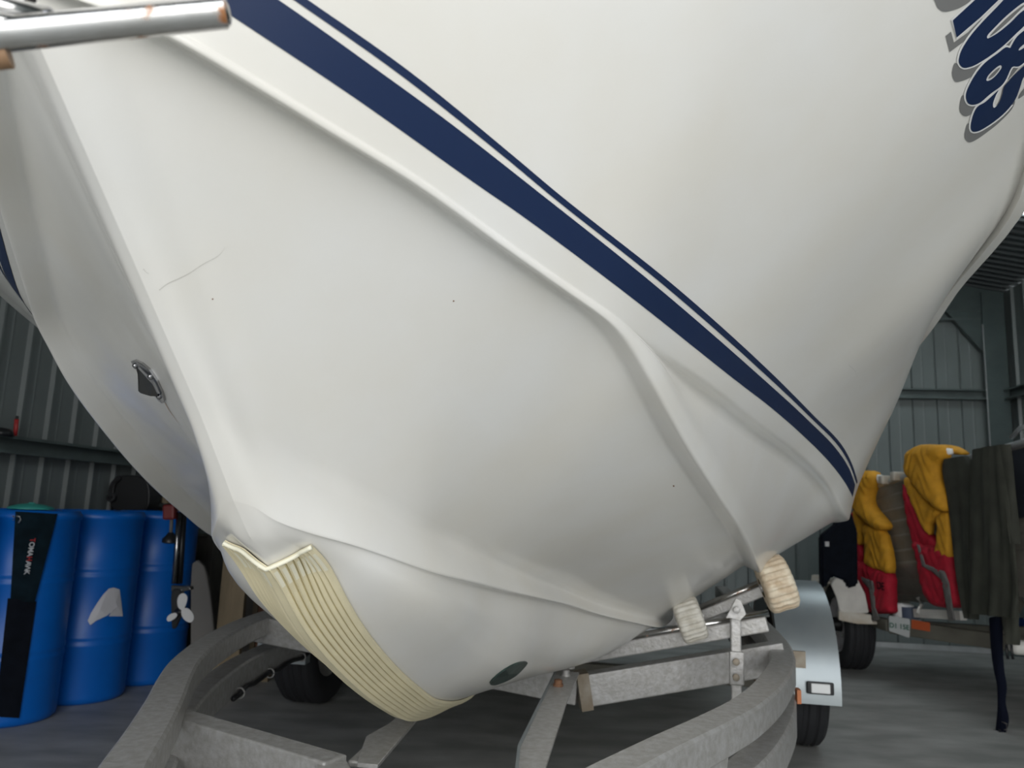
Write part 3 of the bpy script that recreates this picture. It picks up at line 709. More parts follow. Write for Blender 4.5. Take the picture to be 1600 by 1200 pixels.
# roller cradle on the near side
UB = 2.52
def pu(x, y, u=UB): return tobu(atU(x, y, u))
a, b_ = pu(905, 1014, 2.60), pu(1199, 962, 2.50)
bbeam('roller_arm', tuple(a + [0, 0, -.022]), tuple(b_ + [0, 0, -.022]), .045, .045, label='lower channel of the roller cradle')
G().tube([bw(*(a + [0, 0, .008])), bw(*(b_ + [0, .004, .008]))], .011, 16).make('roller_axle', M['steeltube'], tr, smooth=True)
a2, b2 = pu(1085, 957, 2.60), pu(1215, 903, 2.55)
bbeam('roller_arm', tuple(a2 + [0, 0, -.02]), tuple(b2 + [0, 0, -.02]), .035, .034, label='upper channel of the roller cradle')
G().tube([bw(*(a2 + [0, 0, .006])), bw(*(b2 + [0, 0, .006]))], .011, 16).make('roller_axle', M['steeltube'], tr, smooth=True)
pt, pm = pu(1149, 958, 2.47), pu(1151, 1110, 2.47)
bbeam('cradle_post', tuple(pt), tuple(pm), .022, .03, label='slim upright post of the roller cradle')
slab('post_bracket', [atU(x, y, 2.44) for x, y in ((1134, 966), (1150, 935), (1158, 938), (1166, 960), (1156, 970), (1142, 966))], .012, hB, M['galv'], tr, w=.001)
c0, c1 = pu(1151, 1018, 2.455), pu(1151, 1070, 2.455); bbeam('post_clamp', tuple(c0), tuple(c1), .018, .042)
for y in (1034, 1058): G().lathe(atU(1150, y, 2.435), -hB, [(0, .010), (.008, .010), (.010, .006), (.010, 0)], 12).make('bolt', M['rustgalv'], tr, smooth=True, sharp=40)
G().lathe(atU(1151, 953, 2.43), -hB, [(0, .010), (.006, .010), (.008, .006), (.008, 0)], 12).make('bolt', M['galv'], tr, smooth=True, sharp=40)
def roller(px, py, u, axis, w, r, m, label):
    c = atU(px, py, u); ax = np.array(axis, float); ax /= np.linalg.norm(ax)
    e1 = ZZ - ZZ.dot(ax) * ax; e1 /= np.linalg.norm(e1); e2 = np.cross(ax, e1); V = []; k = 96
    prof = [(-w, .35), (-w * .96, .80), (-w * .8, .93), (-w * .5, .96), (0, .94), (w * .5, .96), (w * .8, .93), (w * .96, .80), (w, .35)]
    for i in range(k):
        a = 2 * pi * i / k; f = 1 + .035 * (1 if (i % 4) in (0, 1) else -1)
        for t, q in prof: V.append(c + ax * t + (e1 * cos(a) + e2 * sin(a)) * r * (q * (f if q > .7 else 1)))
    m_ = len(prof); Fc = [(i * m_ + j, ((i + 1) % k) * m_ + j, ((i + 1) % k) * m_ + j + 1, i * m_ + j + 1) for i in range(k) for j in range(m_ - 1)]
    o = G().add(V, Fc).make('wobble_roller', m, tr, smooth=True, label=label, sharp=50)
    G().lathe(c, ax, [(-w * 1.08, 0), (-w * 1.08, .012), (w * 1.08, .012), (w * 1.08, 0)], 16).make('roller_pin', M['galv'], o, smooth=True, sharp=40)
    return o
roller(1078, 968, 2.46, nB * .93 + ZZ * .33, .040, .066, M['roller'], 'worn grey-white ribbed hull roller')
roller(1213, 912, 2.42, nB * .93 + ZZ * .33, .045, .080, M['roller2'], 'worn tan ribbed hull roller')
# axle, wheels, mudguards
bbeam('axle', (3.62, -1.0, .28), (3.62, 1.0, .28), .05, .05, M['trailer2'])
for s_ in (-1, 1):
    bbeam('leaf_spring', (3.3, s_ * .93, .36), (3.95, s_ * .93, .36), .05, .05, M['rust'], label='rusty spring')
    bbeam('spring_hanger', (3.3, s_ * .93, .36), (3.3, s_ * .96, .52), .04, .04); bbeam('spring_hanger', (3.95, s_ * .93, .36), (3.95, s_ * .96, .52), .04, .04)
def wheel(parent, c, ax, R_, w, rimr, rimm, spokes=0, hub=True):
    ax = np.array(ax, float); ax /= np.linalg.norm(ax)
    prof = [(-w * .38, rimr), (-w * .5, rimr + .03), (-w * .54, R_ * .80), (-w * .50, R_ * .93), (-w * .42, R_ * .985)]
    for k_, x in enumerate((-.30, -.26, -.24, -.20, -.08, -.04, -.02, .02, .04, .08, .20, .24, .26, .30)):
        prof.append((w * x, R_ - (.007 if k_ in (1, 2, 5, 6, 7, 8, 11, 12) and abs(x) not in (.30, .20, .08) else 0)))
    prof += [(w * .42, R_ * .985), (w * .50, R_ * .93), (w * .54, R_ * .80), (w * .5, rimr + .03), (w * .38, rimr)]
    ty = G().lathe(c, ax, prof, 72).make('tyre', M['tyre'], parent, smooth=True, sharp=35)
    rm = G().lathe(c, ax, [(w * .40, rimr + .004), (w * .42, rimr - .01), (w * .30, rimr - .02), (w * .18, rimr - .03), (w * .14, rimr * .62), (w * .26, rimr * .40), (w * .26, .03), (w * .34, .03), (w * .34, 0)], 48).make('rim', rimm, ty, smooth=True, sharp=50)
    G().lathe(c, ax, [(-w * .40, rimr + .004), (-w * .3, rimr - .02), (0, rimr - .03), (0, 0)], 40).make('rim_back', rimm, ty, smooth=True, sharp=50)
    for k_ in range(5):
        a = 2 * pi * k_ / 5; e1 = ZZ; e2 = np.cross(ax, e1)
        p = np.array(c) + ax * w * .27 + (e1 * cos(a) + e2 * sin(a)) * rimr * .48
        G().lathe(p, ax, [(0, .010), (.014, .010), (.016, 0)], 6).make('wheel_nut', M['galv'], ty)
    return ty
def guardpiece(parent, name, c, ax, R_, w, a0, a1, m, skirt=.05, thick=.003, label=None, flare=0., front=None):
    ax = np.array(ax, float); ax /= np.linalg.norm(ax)
    fwd = np.array(front, float); V = []; k = 28
    for i in range(k + 1):
        a = a0 + (a1 - a0) * i / k; e = fwd * cos(a) + ZZ * sin(a)
        for (t, r) in ((-w / 2, R_ - skirt), (-w / 2, R_), (w / 2, R_), (w / 2, R_ - skirt), (w / 2 - thick, R_ - skirt), (w / 2 - thick, R_ - thick), (-w / 2 + thick, R_ - thick), (-w / 2 + thick, R_ - skirt)):
            V.append(np.array(c) + ax * t + e * r)
    Fc = [(i * 8 + j, (i + 1) * 8 + j, (i + 1) * 8 + (j + 1) % 8, i * 8 + (j + 1) % 8) for i in range(k) for j in range(8)] + [tuple(range(8)), tuple(k * 8 + j for j in range(8))]
    return G().add(V, Fc).make(name, m, parent, smooth=True, label=label, sharp=35)
for s_ in (1, -1):
    c = bw(3.78, s_ * 1.135, .30)
    wheel(tr, c, nB * s_, .30, .19, .17, M['galv'])
    mg = guardpiece(tr, 'mudguard', bw(3.80, s_ * 1.13, .28), nB * s_, .42, .235, radians(-4), radians(184), M['galvblue'], front=-hB, label='smooth galvanised mudguard')
    if s_ == 1:
        lp_ = G().box(bw(3.372, 1.165, .315), nB * .052, hB * .006, ZZ * .024).make('lamp_housing', M['blackplastic'], mg); bev(lp_, .01, 3)
        bev(G().box(bw(3.364, 1.165, .315), nB * .036, hB * .004, ZZ * .018).make('lamp_lens', M['lens'], mg, label='white front marker lens'), .003)
p = atU(1248, 1030, 3.0); G().box(p, nB * .022, hB * .01, ZZ * .028).make('light_bracket', M['rustgalv'], tr, label='rusty bracket on the outside of the rail')
p = atU(1247, 1087, 2.62); G().box(p, nB * .006, hB * .02, ZZ * .020).make('side_reflector', M['amber'], tr, label='small amber side reflector')
G().box(bw(3.5, -1.12, .37) - hB * .02, nB * .014, hB * .005, ZZ * .075).make('mudguard_stay', M['galvblue'], tr)

# ================================================================== LEFT SIDE: DRUMS AND GEAR
DR, DHt = .205, .885
dpos = [(-2.20, 3.53 - .43 * 1.0), (-2.145, 3.52), (-2.04, 3.925), (-1.925, 4.345)]
dlab = ['blue plastic drum cut off by the left edge of the picture', 'blue plastic drum with a black fabric sleeve hung over its rim', 'blue plastic drum with a folded white paper stuck to its side', 'blue plastic drum behind the hanging propeller leg']
for k_, (x, y) in enumerate(dpos):
    if k_ == 0: x, y = -2.29, 3.115
    d_ = thing('blue_drum', dlab[k_], 'drum', (x, y, 0), 'blue drums along the left wall')
    prof = [(0, 0), (0, DR * .93), (.012, DR * .985), (.03, DR)]
    for zc in (.265, .30, .58, .615): prof += [(zc - .012, DR), (zc - .006, DR + .003), (zc + .006, DR + .003), (zc + .012, DR)]
    prof += [(DHt - .045, DR), (DHt - .040, DR + .006), (DHt - .018, DR + .006), (DHt - .012, DR), (DHt - .003, DR - .003), (DHt, DR - .012), (DHt - .012, DR - .02), (DHt - .014, 0)]
    G().lathe((x, y, 0), ZZ, prof, 64).make('drum_body', M['drum'], d_, smooth=True, sharp=60)
    G().lathe((x + .08, y + .05, DHt - .014), ZZ, [(0, .035), (.012, .035), (.014, .028), (.014, 0)], 24).make('bung', M['blueplastic'], d_, smooth=True, sharp=40)
def ondrum(k_, ang, z, off): # point on a drum's surface
    x, y = dpos[k_]; a = ang; return np.array([x + (DR + off) * cos(a), y + (DR + off) * sin(a), z])
def drumhit(k_, px, py, off=.006):
    x, y = dpos[k_]; r = ray(px, py); A = r[0] ** 2 + r[1] ** 2; B = -(r[0] * x + r[1] * y); C_ = x * x + y * y - (DR + off) ** 2
    dsc = B * B - A * C_; t = (-B - sqrt(max(dsc, 0))) / A; return EYE + r * t
# black sleeve: two panels of cloth hanging from the rim
sl = thing('fabric_sleeve', 'long black fabric sleeve with red and white lettering, hanging down the drum', 'bag', drumhit(1, 50, 900))
def wrap(k_, quad, nu, nv, off, thick, name, m, parent):
    (a, b, c, d) = [np.array(q, float) for q in quad]; V = []
    for i in range(nv + 1):
        for j in range(nu + 1):
            s, t = j / nu, i / nv; q = (1 - t) * ((1 - s) * a + s * b) + t * ((1 - s) * d + s * c)
            p = drumhit(k_, q[0], q[1], off + .004 * sin(6 * s + 3 * t)); V.append(p)
    V = np.array(V); n0 = len(V); c2 = np.array([dpos[k_][0], dpos[k_][1], 0]); inn = []
    for p in V: e = (p - c2) * [1, 1, 0]; e /= np.linalg.norm(e); inn.append(p - e * thick)
    Fc = [(i * (nu + 1) + j, i * (nu + 1) + j + 1, (i + 1) * (nu + 1) + j + 1, (i + 1) * (nu + 1) + j) for i in range(nv) for j in range(nu)]
    Fc += [tuple(n0 + q for q in reversed(f)) for f in Fc]
    bd = [j for j in range(nu + 1)] + [i * (nu + 1) + nu for i in range(1, nv + 1)] + [nv * (nu + 1) + j for j in range(nu - 1, -1, -1)] + [i * (nu + 1) for i in range(nv - 1, 0, -1)]
    Fc += [(bd[q], n0 + bd[q], n0 + bd[(q + 1) % len(bd)], bd[(q + 1) % len(bd)]) for q in range(len(bd))]
    return G().add(np.concatenate([V, inn]), Fc).make(name, m, parent, smooth=True, sharp=50)
M['blackteal'] = mat('faded_black_fabric', (.004, .013, .020), .9, spec=.15, var=.35, scale=14)
wrap(1, [(24, 799), (90, 803), (54, 942), (16, 938)], 10, 16, .012, .010, 'upper_panel', M['blackteal'], sl)
wrap(1, [(12, 935), (57, 940), (30, 1122), (-8, 1120)], 10, 16, .009, .008, 'lower_panel', M['black'], sl)
G().tube([drumhit(1, 26, 806, .02), drumhit(1, 31, 807, .028), drumhit(1, 32, 812, .03), drumhit(1, 29, 817, .026)], .003, 8).make('hook', M['alubright'], sl, smooth=True, label='small pale hook')
G().tube([drumhit(1, 20, 806, .016), drumhit(1, 22, 808, .02), drumhit(1, 21, 813, .02)], .0025, 8).make('hook', M['alubright'], sl, smooth=True)
# lettering down the sleeve: flat print
M['printwhite'] = mat('print_white', (.45, .47, .50), .7); M['printred'] = mat('print_red', (.35, .015, .02), .7)
def text_mesh(body, size, name, m, parent, origin, ex, ey, ez, align='CENTER'):
    cu = bpy.data.curves.new('tmp', 'FONT'); cu.body = body; cu.size = size; cu.align_x = align; cu.align_y = 'CENTER'; cu.extrude = 0; cu.offset = size * .025
    ob = bpy.data.objects.new('tmp', cu); COL.objects.link(ob); dg = bpy.context.evaluated_depsgraph_get(); me = bpy.data.meshes.new_from_object(ob.evaluated_get(dg))
    V = [np.array(origin) + np.array(ex) * v.co.x + np.array(ey) * v.co.y for v in me.vertices]; Fc = [list(p.vertices) for p in me.polygons]
    bpy.data.objects.remove(ob); bpy.data.curves.remove(cu)
    return mk(name, V, Fc, m, parent)
ltx = [('T', 'printred'), ('O', 'printwhite'), ('M', 'printwhite'), ('A', 'printwhite'), ('H', 'printred'), ('A', 'printwhite'), ('W', 'printwhite'), ('K', 'printwhite')]
ys = [844, 851, 859, 866, 873, 880, 887.5, 894]
for (ch, mm), y in zip(ltx, ys):
    x = 50.5 - (y - 844) * .178; p = drumhit(1, x, y, .026)
    e = p - np.array([dpos[1][0], dpos[1][1], 0]); e[2] = 0; e /= np.linalg.norm(e); side = np.cross(e, ZZ); side = -side if side.dot(np.array([1, 0, 0])) < 0 else side
    text_mesh(ch, .027, 'printed_letter', M[mm], sl, p, -ZZ, side, e)
# paper
pp = thing('paper_label', 'crumpled white paper stuck on the blue drum', 'paper', drumhit(2, 163, 948))
def paper(px, off, name):
    n_ = len(px); V = [drumhit(2, x, y, off) for x, y in px]; W = [drumhit(2, x, y, off - .0012) for x, y in px]; c = drumhit(2, *np.mean(px, 0), off + .004)
    G().add(V + W + [c], [(i, (i + 1) % n_, 2 * n_) for i in range(n_)] + [(i, n_ + i, n_ + (i + 1) % n_, (i + 1) % n_) for i in range(n_)]).make(name, M['paper'], pp)
paper([(169, 920), (178, 918), (187, 921), (190, 945), (192, 963), (170, 963), (176, 958), (184, 948)], .004, 'back_fold')
paper([(170, 920), (184, 948), (167, 962), (150, 970), (141, 977), (137, 970), (142, 958), (152, 942), (162, 928)], .009, 'front_fold')
# teal lid on the drum tops
c = atY(48, 797, 3.62); tl = thing('teal_lid', 'domed teal plastic lid lying on top of the drum', 'lid', (c[0], c[1], DHt))
G().lathe((c[0], c[1], DHt), ZZ, [(0, 0), (0, .095), (.006, .095), (.012, .085), (.022, .05), (.026, .014), (.030, .012), (.030, 0)], 40).make('dome', M['teal'], tl, smooth=True, sharp=50)
bs = thing('wire_clip_set', 'little pale metal clips on the rim of the drum', 'clip', atY(108, 802, 3.75))
for x in (100, 110): G().tube([atY(x + 4 * cos(a), 802 - 3 * sin(a), 3.75) for a in np.linspace(0, pi, 8)], .002, 6).make('clip', M['alubright'], bs, smooth=True)
# red-handled tool and dark cap on the girt
rt = thing('hand_tool', 'red-handled tool standing on the wall girt', 'tool', shed(LW + .08, 3.45, 1.225))
def onwall(px, py, l=LW + .08):
    return onplane(px, py, shed(l, 0, 0), nS)
G().tube([onwall(23, 682), onwall(25, 668), onwall(26, 655)], .010, 12).make('handle', M['red'], rt, smooth=True)
G().tube([onwall(26, 656), onwall(27, 650)], .007, 10).make('tip', M['blackplastic'], rt, smooth=True)
cp = thing('rubber_cap', 'dark rounded cap lying on the wall girt at the left edge', 'cap', onwall(2, 680))
G().lathe(onwall(0, 681), ZZ, [(0, 0), (0, .055), (.02, .052), (.035, .035), (.04, 0)], 24).make('crown', M['blackplastic'], cp, smooth=True)
# black motor hanging on the wall behind the drums
Yb = 4.55
bmz = thing('black_outboard_cowl', 'black rounded outboard cowling behind the blue drums', 'outboard motor', atY(200, 800, Yb))
slab('cowl', [atY(x, y, Yb) for x, y in smooth_poly([(172, 756), (182, 746), (200, 742), (222, 746), (232, 762), (230, 792), (212, 802), (185, 800), (172, 788)], 3)], .16, (0, 1, 0), M['blackplastic'], bmz, w=.02)
slab('carry_handle', [atY(x, y, Yb - .03) for x, y in smooth_poly([(168, 775), (172, 755), (184, 743), (187, 748), (178, 758), (175, 778)], 3)], .03, (0, 1, 0), M['blackplastic'], bmz, w=.004)
G().lathe(atY(174, 777, Yb - .02), (0, -1, 0), [(0, .028), (.01, .026), (.012, .012), (.004, .010), (.004, 0)], 24).make('knob', M['tyre'], bmz, smooth=True, sharp=40)
G().tube([atY(171, 786, Yb), atY(172, 796, Yb)], .006, 10).make('pull_cord', M['webbing'], bmz, smooth=True)
G().beam(atY(205, 798, Yb + .08), atY(205, 840, Yb + .08), .08, .06).make('leg', M['blackplastic'], bmz)
pc = thing('framed_board', 'small pale-edged wooden board leaning at the left wall', 'board', atY(248, 784, 4.9))
slab('board', [atY(x, y, 4.9) for x, y in ((232, 752), (285, 752), (285, 786), (230, 786))], .02, (0, 1, 0), M['timber'], pc, w=.002)
slab('dark_panel', [atY(x, y, 4.895) for x, y in ((241, 750), (280, 750), (280, 777), (243, 777))], .008, (0, 1, 0), M['timberdark'], pc, w=.001)
shf = thing('dark_shelf', 'dark low shelf behind the drums', 'shelf', atY(250, 800, 4.9) * np.array([1, 1, 0]))
q = atY(250, 790, 4.98); G().box((q[0] + .1, q[1], q[2] - .06), (.30, 0, 0), (0, .12, 0), (0, 0, .05)).make('shelf_board', M['timberdark'], shf)
for dx in (-.18, .38): G().box((q[0] + dx, q[1], (q[2] - .11) / 2), (.02, 0, 0), (0, .1, 0), (0, 0, (q[2] - .11) / 2)).make('shelf_leg', M['timberdark'], shf)

# small long-shaft outboard leg hanging in front of the drums
YO = 3.62
ob = thing('outboard_leg', 'slim silver outboard leg with a white three-blade propeller, hanging by the drums', 'outboard motor', atY(275, 975, YO))
G().tube([atY(280.5, 800, YO), atY(272, 912, YO)], .0125, 18).make('drive_shaft', M['chrome'], ob, smooth=True, label='thin bright metal shaft')
G().tube([atY(287, 800, YO + .03), atY(280, 912, YO + .03)], .015, 14).make('shaft_housing', M['blackplastic'], ob, smooth=True)
bev(G().beam(atY(266, 788, YO), atY(266, 812, YO), .055, .05, up=np.array([0, 1., 0])).make('clamp_block', M['darkred'], ob, label='dark red clamp block'), .01)
G().tube([atY(268, 812, YO), atY(267, 832, YO)], .008, 10).make('tiller_rod', M['webbing'], ob, smooth=True)
G().lathe(atY(267, 832, YO), -ZZ, [(0, .012), (.015, .02), (.03, .034), (.045, .034), (.05, .02), (.05, 0)], 20).make('tiller_grip', M['blackplastic'], ob, smooth=True, sharp=50)
slab('cavitation_plate', [atY(x, y, YO) for x, y in ((267, 914), (296, 917), (297, 922), (284, 925), (267, 925))], .05, (0, 1, 0), M['chrome'], ob, w=.003)
slab('gearcase', [atY(x, y, YO - .01) for x, y in smooth_poly([(268, 922), (283, 922), (284, 945), (288, 955), (280, 964), (272, 982), (268, 980), (267, 950)], 2)], .035, (0, 1, 0), M['blackplastic'], ob, w=.006)
hub = atY(280, 956, YO - .02); hx = np.array([.55, -.8, .05]); hx /= np.linalg.norm(hx)
pr = G().lathe(hub, hx, [(-.03, .016), (.02, .016), (.03, .010), (.032, 0)], 20).make('propeller_hub', M['blackplastic'], ob, smooth=True, sharp=50)
for pts in ([(279, 950), (277, 938), (281, 929), (288, 927), (293, 933), (291, 944), (286, 953)], [(283, 953), (293, 950), (301, 958), (303, 967), (298, 973), (290, 970), (284, 962)], [(277, 958), (267, 959), (261, 965), (262, 971), (268, 970), (276, 964)]):
    slab('propeller_blade', [atY(x, y, YO - .045) for x, y in smooth_poly(pts, 3)], .006, hx * -1, M['propwhite'], pr, w=.002)
# timber stand the leg is clamped to
ts = thing('timber_stand', 'rough pine timber post with a cross rail, behind the trailer', 'stand', atZ(366, 1010, 0))
YT = 4.05; cx = atY(365, 930, YT)
G().box((cx[0], YT, .50), (.062, 0, 0), (0, .02, 0), (0, 0, .50)).make('post', M['timber'], ts)
G().beam((cx[0] + .03, YT - .05, 1.02), (atY(262, 800, YO)[0] - .05, YO + .06, .98), .04, .09).make('cross_rail', M['timber'], ts)
for k_, (x0, x1, y0, mm) in enumerate(((400, 407, 925, 'timber'), (409, 418, 922, 'rust'), (420, 432, 928, 'timber'))):
    tb = thing('timber_offcut', ['narrow pale timber offcut standing behind the trailer rail', 'reddish timber offcut between two pale ones behind the trailer rail', 'wider pale timber offcut nearest the ribbed keel guard'][k_], 'timber', atY((x0 + x1) / 2, 980, 4.4) * np.array([1, 1, 0]))
    a, b_ = atY(x0, y0, 4.4), atY(x1, y0, 4.4); G().box(((a[0] + b_[0]) / 2, 4.4, a[2] / 2), ((b_[0] - a[0]) / 2, 0, 0), (0, .03, 0), (0, 0, a[2] / 2)).make('plank', M[mm], tb)
gs_ = thing('leaning_panel', 'grey curved plastic panel leaning between drums and timber post', 'panel', atY(320, 980, 4.3) * np.array([1, 1, 0]))
slab('panel', [atY(x, y, 4.25) for x, y in smooth_poly([(300, 880), (318, 885), (326, 920), (331, 960), (337, 1046), (320, 1052), (300, 1051), (298, 960)], 2)], .03, (0, 1, 0), mat('grey_plastic', (.20, .19, .175), .5), gs_, w=.004)
dk = thing('dark_crate', 'dark stacked crate in the shadow behind the timber post', 'crate', atY(370, 1000, 4.9) * np.array([1, 1, 0]))
q = atY(345, 880, 4.95); G().box((q[0] + .05, 5.40, .36), (.42, 0, 0), (0, .2, 0), (0, 0, .36)).make('crate_body', M['timberdark'], dk)
for z in (.2, .45, .68): G().box((q[0] + .05, 5.19, z), (.42, 0, 0), (0, .012, 0), (0, 0, .03)).make('slat', M['timberdark'], dk)

# ================================================================== RIGHT SIDE: SECOND BOAT
G1 = atY(1372, 757, 5.0); zg = G1[2]; G2 = atY(1605, 689, 3.7)
dG = (G2 - G1); SL = dG[2] / np.linalg.norm(dG[:2]); dG[2] = 0; dG /= np.linalg.norm(dG); outN = np.array([-dG[1], dG[0], 0]); outN = outN if outN[0] < 0 else -outN     # faces left/near
b2 = thing('aluminium_dinghy', 'dull aluminium dinghy with pressed side ribs, on its own trailer at the right', 'boat', ((G1 + G2) / 2) * np.array([1, 1, 0]) + ZZ * .55)
LB = np.linalg.norm((G2 - G1)[:2])
# side skin with pressed strakes, curving under to the bottom
prof = []
zz = zg
def inset(dz): return .02 + .05 * dz + .42 * max(0, dz - .52) ** 1.15 * 2.0
steps = np.linspace(0, .72, 49)
for dz in steps:
    ph = (dz / .085) % 1; pr_ = .012 * (1 if ph < .12 else max(0, 1 - (ph - .12) * 2.2)); prof.append((inset(dz) - pr_, -dz))
L0 = -.35; L1 = LB + .45; V = []; NX = 24
for i in range(NX + 1):
    t = L0 + (L1 - L0) * i / NX; rake = max(0, .3 - (t - L0)) ** 2 * .6
    for (a, dz) in prof: V.append(G1 + dG * (t) - outN * (a + rake) + ZZ * (dz + SL * t))
for i in range(NX + 1):
    t = L0 + (L1 - L0) * i / NX; rake = max(0, .3 - (t - L0)) ** 2 * .6
    for (a, dz) in prof: V.append(G1 + dG * (t) - outN * (.95 - a - rake) + ZZ * (dz + SL * t))
m_ = len(prof); n0 = (NX + 1) * m_
Fc = [(i * m_ + j, (i + 1) * m_ + j, (i + 1) * m_ + j + 1, i * m_ + j + 1) for i in range(NX) for j in range(m_ - 1)]
Fc += [tuple(n0 + q for q in reversed(f)) for f in Fc]
Fc += [(i * m_ + m_ - 1, (i + 1) * m_ + m_ - 1, n0 + (i + 1) * m_ + m_ - 1, n0 + i * m_ + m_ - 1) for i in range(NX)]
Fc += [tuple(j for j in range(m_)) + tuple(n0 + j for j in reversed(range(m_)))]
G().add(V, Fc).make('dinghy_hull', M['alu'], b2, smooth=True, sharp=30)
G().tube([G1 + dG * t - outN * .015 + ZZ * SL * t for t in (L0, 0, LB, L1)], .020, 14).make('gunwale', M['alubright'], b2, smooth=True, label='bright rounded gunwale tube')
# dark cover panel near the right edge
slab('side_panel', [G1 + dG * t + outN * .012 + ZZ * (z + SL * t) for t, z in ((LB - .26, -.03), (LB + .42, -.03), (LB + .42, -.36), (LB - .22, -.36))], .01, -outN, M['aludark'], b2, w=.003, label='dark flat panel on the side')
for x in (1385, 1404):
    r = ray(x, 745); t = ((G1 - EYE).dot(outN)) / r.dot(outN); q = EYE + r * t; q[2] = zg + SL * (q - G1).dot(dG)
    bev(G().box(q + ZZ * .012, dG * .022, outN * .045, ZZ * .028).make('gunwale_clip', M['offwhite'], b2, label='pale clip over the gunwale'), .008)
q = G1 + dG * (LB - .02) - outN * .03 + ZZ * (.03 + SL * LB)
G().tube([q - dG * .12, q - dG * .05 + ZZ * .045, q + dG * .08 + ZZ * .05, q + dG * .15], .012, 12).make('cleat', M['alubright'], b2, smooth=True)
# its trailer
t2 = thing('dinghy_trailer', 'small trailer with a white plastic mudguard, carrying the aluminium dinghy', 'trailer', atZ(1325, 1043, 0))
wax = np.array([-cos(radians(-2)), sin(radians(-2)), 0]); wc = atZ(1313, 1030, 0); wc = np.array([2.36, 5.44, .285])
ty2 = wheel(t2, wc, np.array([-.99, .10, 0]), .285, .18, .175, M['rim'])
G().lathe(wc + np.array([-.99, .10, 0]) * .05, (-.99, .10, 0), [(0, .05), (.05, .045), (.07, .03), (.07, 0)], 20).make('hub_cap', M['blackplastic'], t2, smooth=True, sharp=50)
# white mudguard: angular moulding with a lip
YF = 5.05
slab('mudguard_front', [atY(x, y, YF) for x, y in ((1298, 912), (1306, 903), (1322, 897), (1340, 905), (1352, 928), (1358, 958), (1313, 960), (1308, 935))], .02, (.2, 1, 0), M['white'], t2, w=.006, label='white plastic mudguard face')
slab('mudguard_lip', [atY(x, y, YF - .02) for x, y in ((1311, 955), (1362, 961), (1362, 970), (1373, 972), (1373, 976), (1340, 975), (1311, 969))], .05, (.2, 1, 0), M['offwhite'], t2, w=.004, label='dirty lower lip of the mudguard')
a0 = atY(1298, 912, YF + .02)
G().sweep([atY(1296, 912, YF + .05) + np.array([0, .0, 0]), atY(1296, 903, YF + .22), atY(1300, 902, YF + .45), atY(1300, 935, YF + .66)], [(-.11, 0), (.11, 0), (.11, .012), (-.11, .012)]).make('mudguard_top', M['offwhite'], t2, smooth=False)
bA, bB = atZ(1391, 978, .36), atZ(1620, 1012, .36)
bB = bA + (atZ(1544, 1000, .36) - bA) * 1.45
bev(G().beam(bA, bB, .05, .085).make('front_beam', M['trailer2'], t2), .006)
bev(G().beam(bA + np.array([.0, .0, 0]), np.array([2.45, 5.4, .34]), .05, .07).make('side_beam', M['trailer2'], t2), .006)
G().beam(np.array([2.45, 5.4, .315]), np.array([3.5, 5.15, .315]), .05, .05).make('axle', M['trailer2'], t2)
G().beam(bA + (bB - bA) * .9 + ZZ * .05, np.array([3.3, 4.5, .42]), .06, .08).make('side_beam', M['trailer2'], t2)
G().beam(np.array([2.6, 5.3, .34]), np.array([2.72, 5.25, .58]), .06, .06).make('bunk_post', M['trailer2'], t2)
G().beam(bA + (bB - bA) * .75 + ZZ * .02, bA + (bB - bA) * .75 + ZZ * .22 + np.array([.15, .05, 0]), .06, .06).make('bunk_post', M['trailer2'], t2)
bd = (bB - bA) / np.linalg.norm(bB - bA); bn = np.cross(bd, ZZ); bn = bn if bn.dot(-bA * [1, 1, 0]) > 0 else -bn; bn /= np.linalg.norm(bn)
def onbeam(px, py, off=.03): return onplane(px, py, bA + bn * off, bn)
plt = slab('number_plate', [onbeam(x, y, .034) for x, y in ((1390, 962), (1420, 967), (1422, 970), (1421, 996), (1418, 996), (1390, 986), (1389, 984), (1389, 964))], .003, -bn, M['plate'], t2, w=.0004, label='dirty white number plate')
c = onbeam(1405, 979, .037); ex = onbeam(1415, 981.5, .037) - onbeam(1395, 976, .037); ex[2] = 0; ex /= np.linalg.norm(ex)
text_mesh('D1 15E', .040, 'plate_text', M['plategreen'], plt, c, ex, ZZ, bn)
slab('orange_reflector', [onbeam(x, y, .032) for x, y in ((1424, 968), (1453, 973), (1453, 987), (1424, 982))], .004, -bn, M['orange'], t2, w=.001, label='long dull orange reflector')
# tank and clutter between trailer and dinghy
wt = thing('white_tub', 'white and blue tub sitting on the trailer below the dinghy', 'tub', atY(1410, 955, 4.95))
G().lathe(atY(1410, 953, 4.95) - ZZ * .04, ZZ, [(0, 0), (0, .055), (.07, .065), (.075, .065), (.075, .058), (.02, .05), (.02, 0)], 28).make('tub_body', M['lens'], wt, smooth=True, sharp=50)
G().lathe(atY(1422, 955, 4.9) - ZZ * .04, ZZ, [(0, 0), (0, .05), (.065, .055), (.065, 0)], 28).make('tub_cover', mat('dull_blue_plastic', (.10, .13, .20), .5), wt, smooth=True, sharp=50)
gp = G().beam(atY(1432, 958, 4.8), atY(1505, 962, 4.4), .04, .05).make('white_rail', M['white'], t2, label='short pale rail under the life jackets')
G().tube([atY(1434, 934, 4.75), atY(1440, 945, 4.75), atY(1433, 958, 4.75)], .012, 10).make('pale_hose', M['white'], t2, smooth=True)
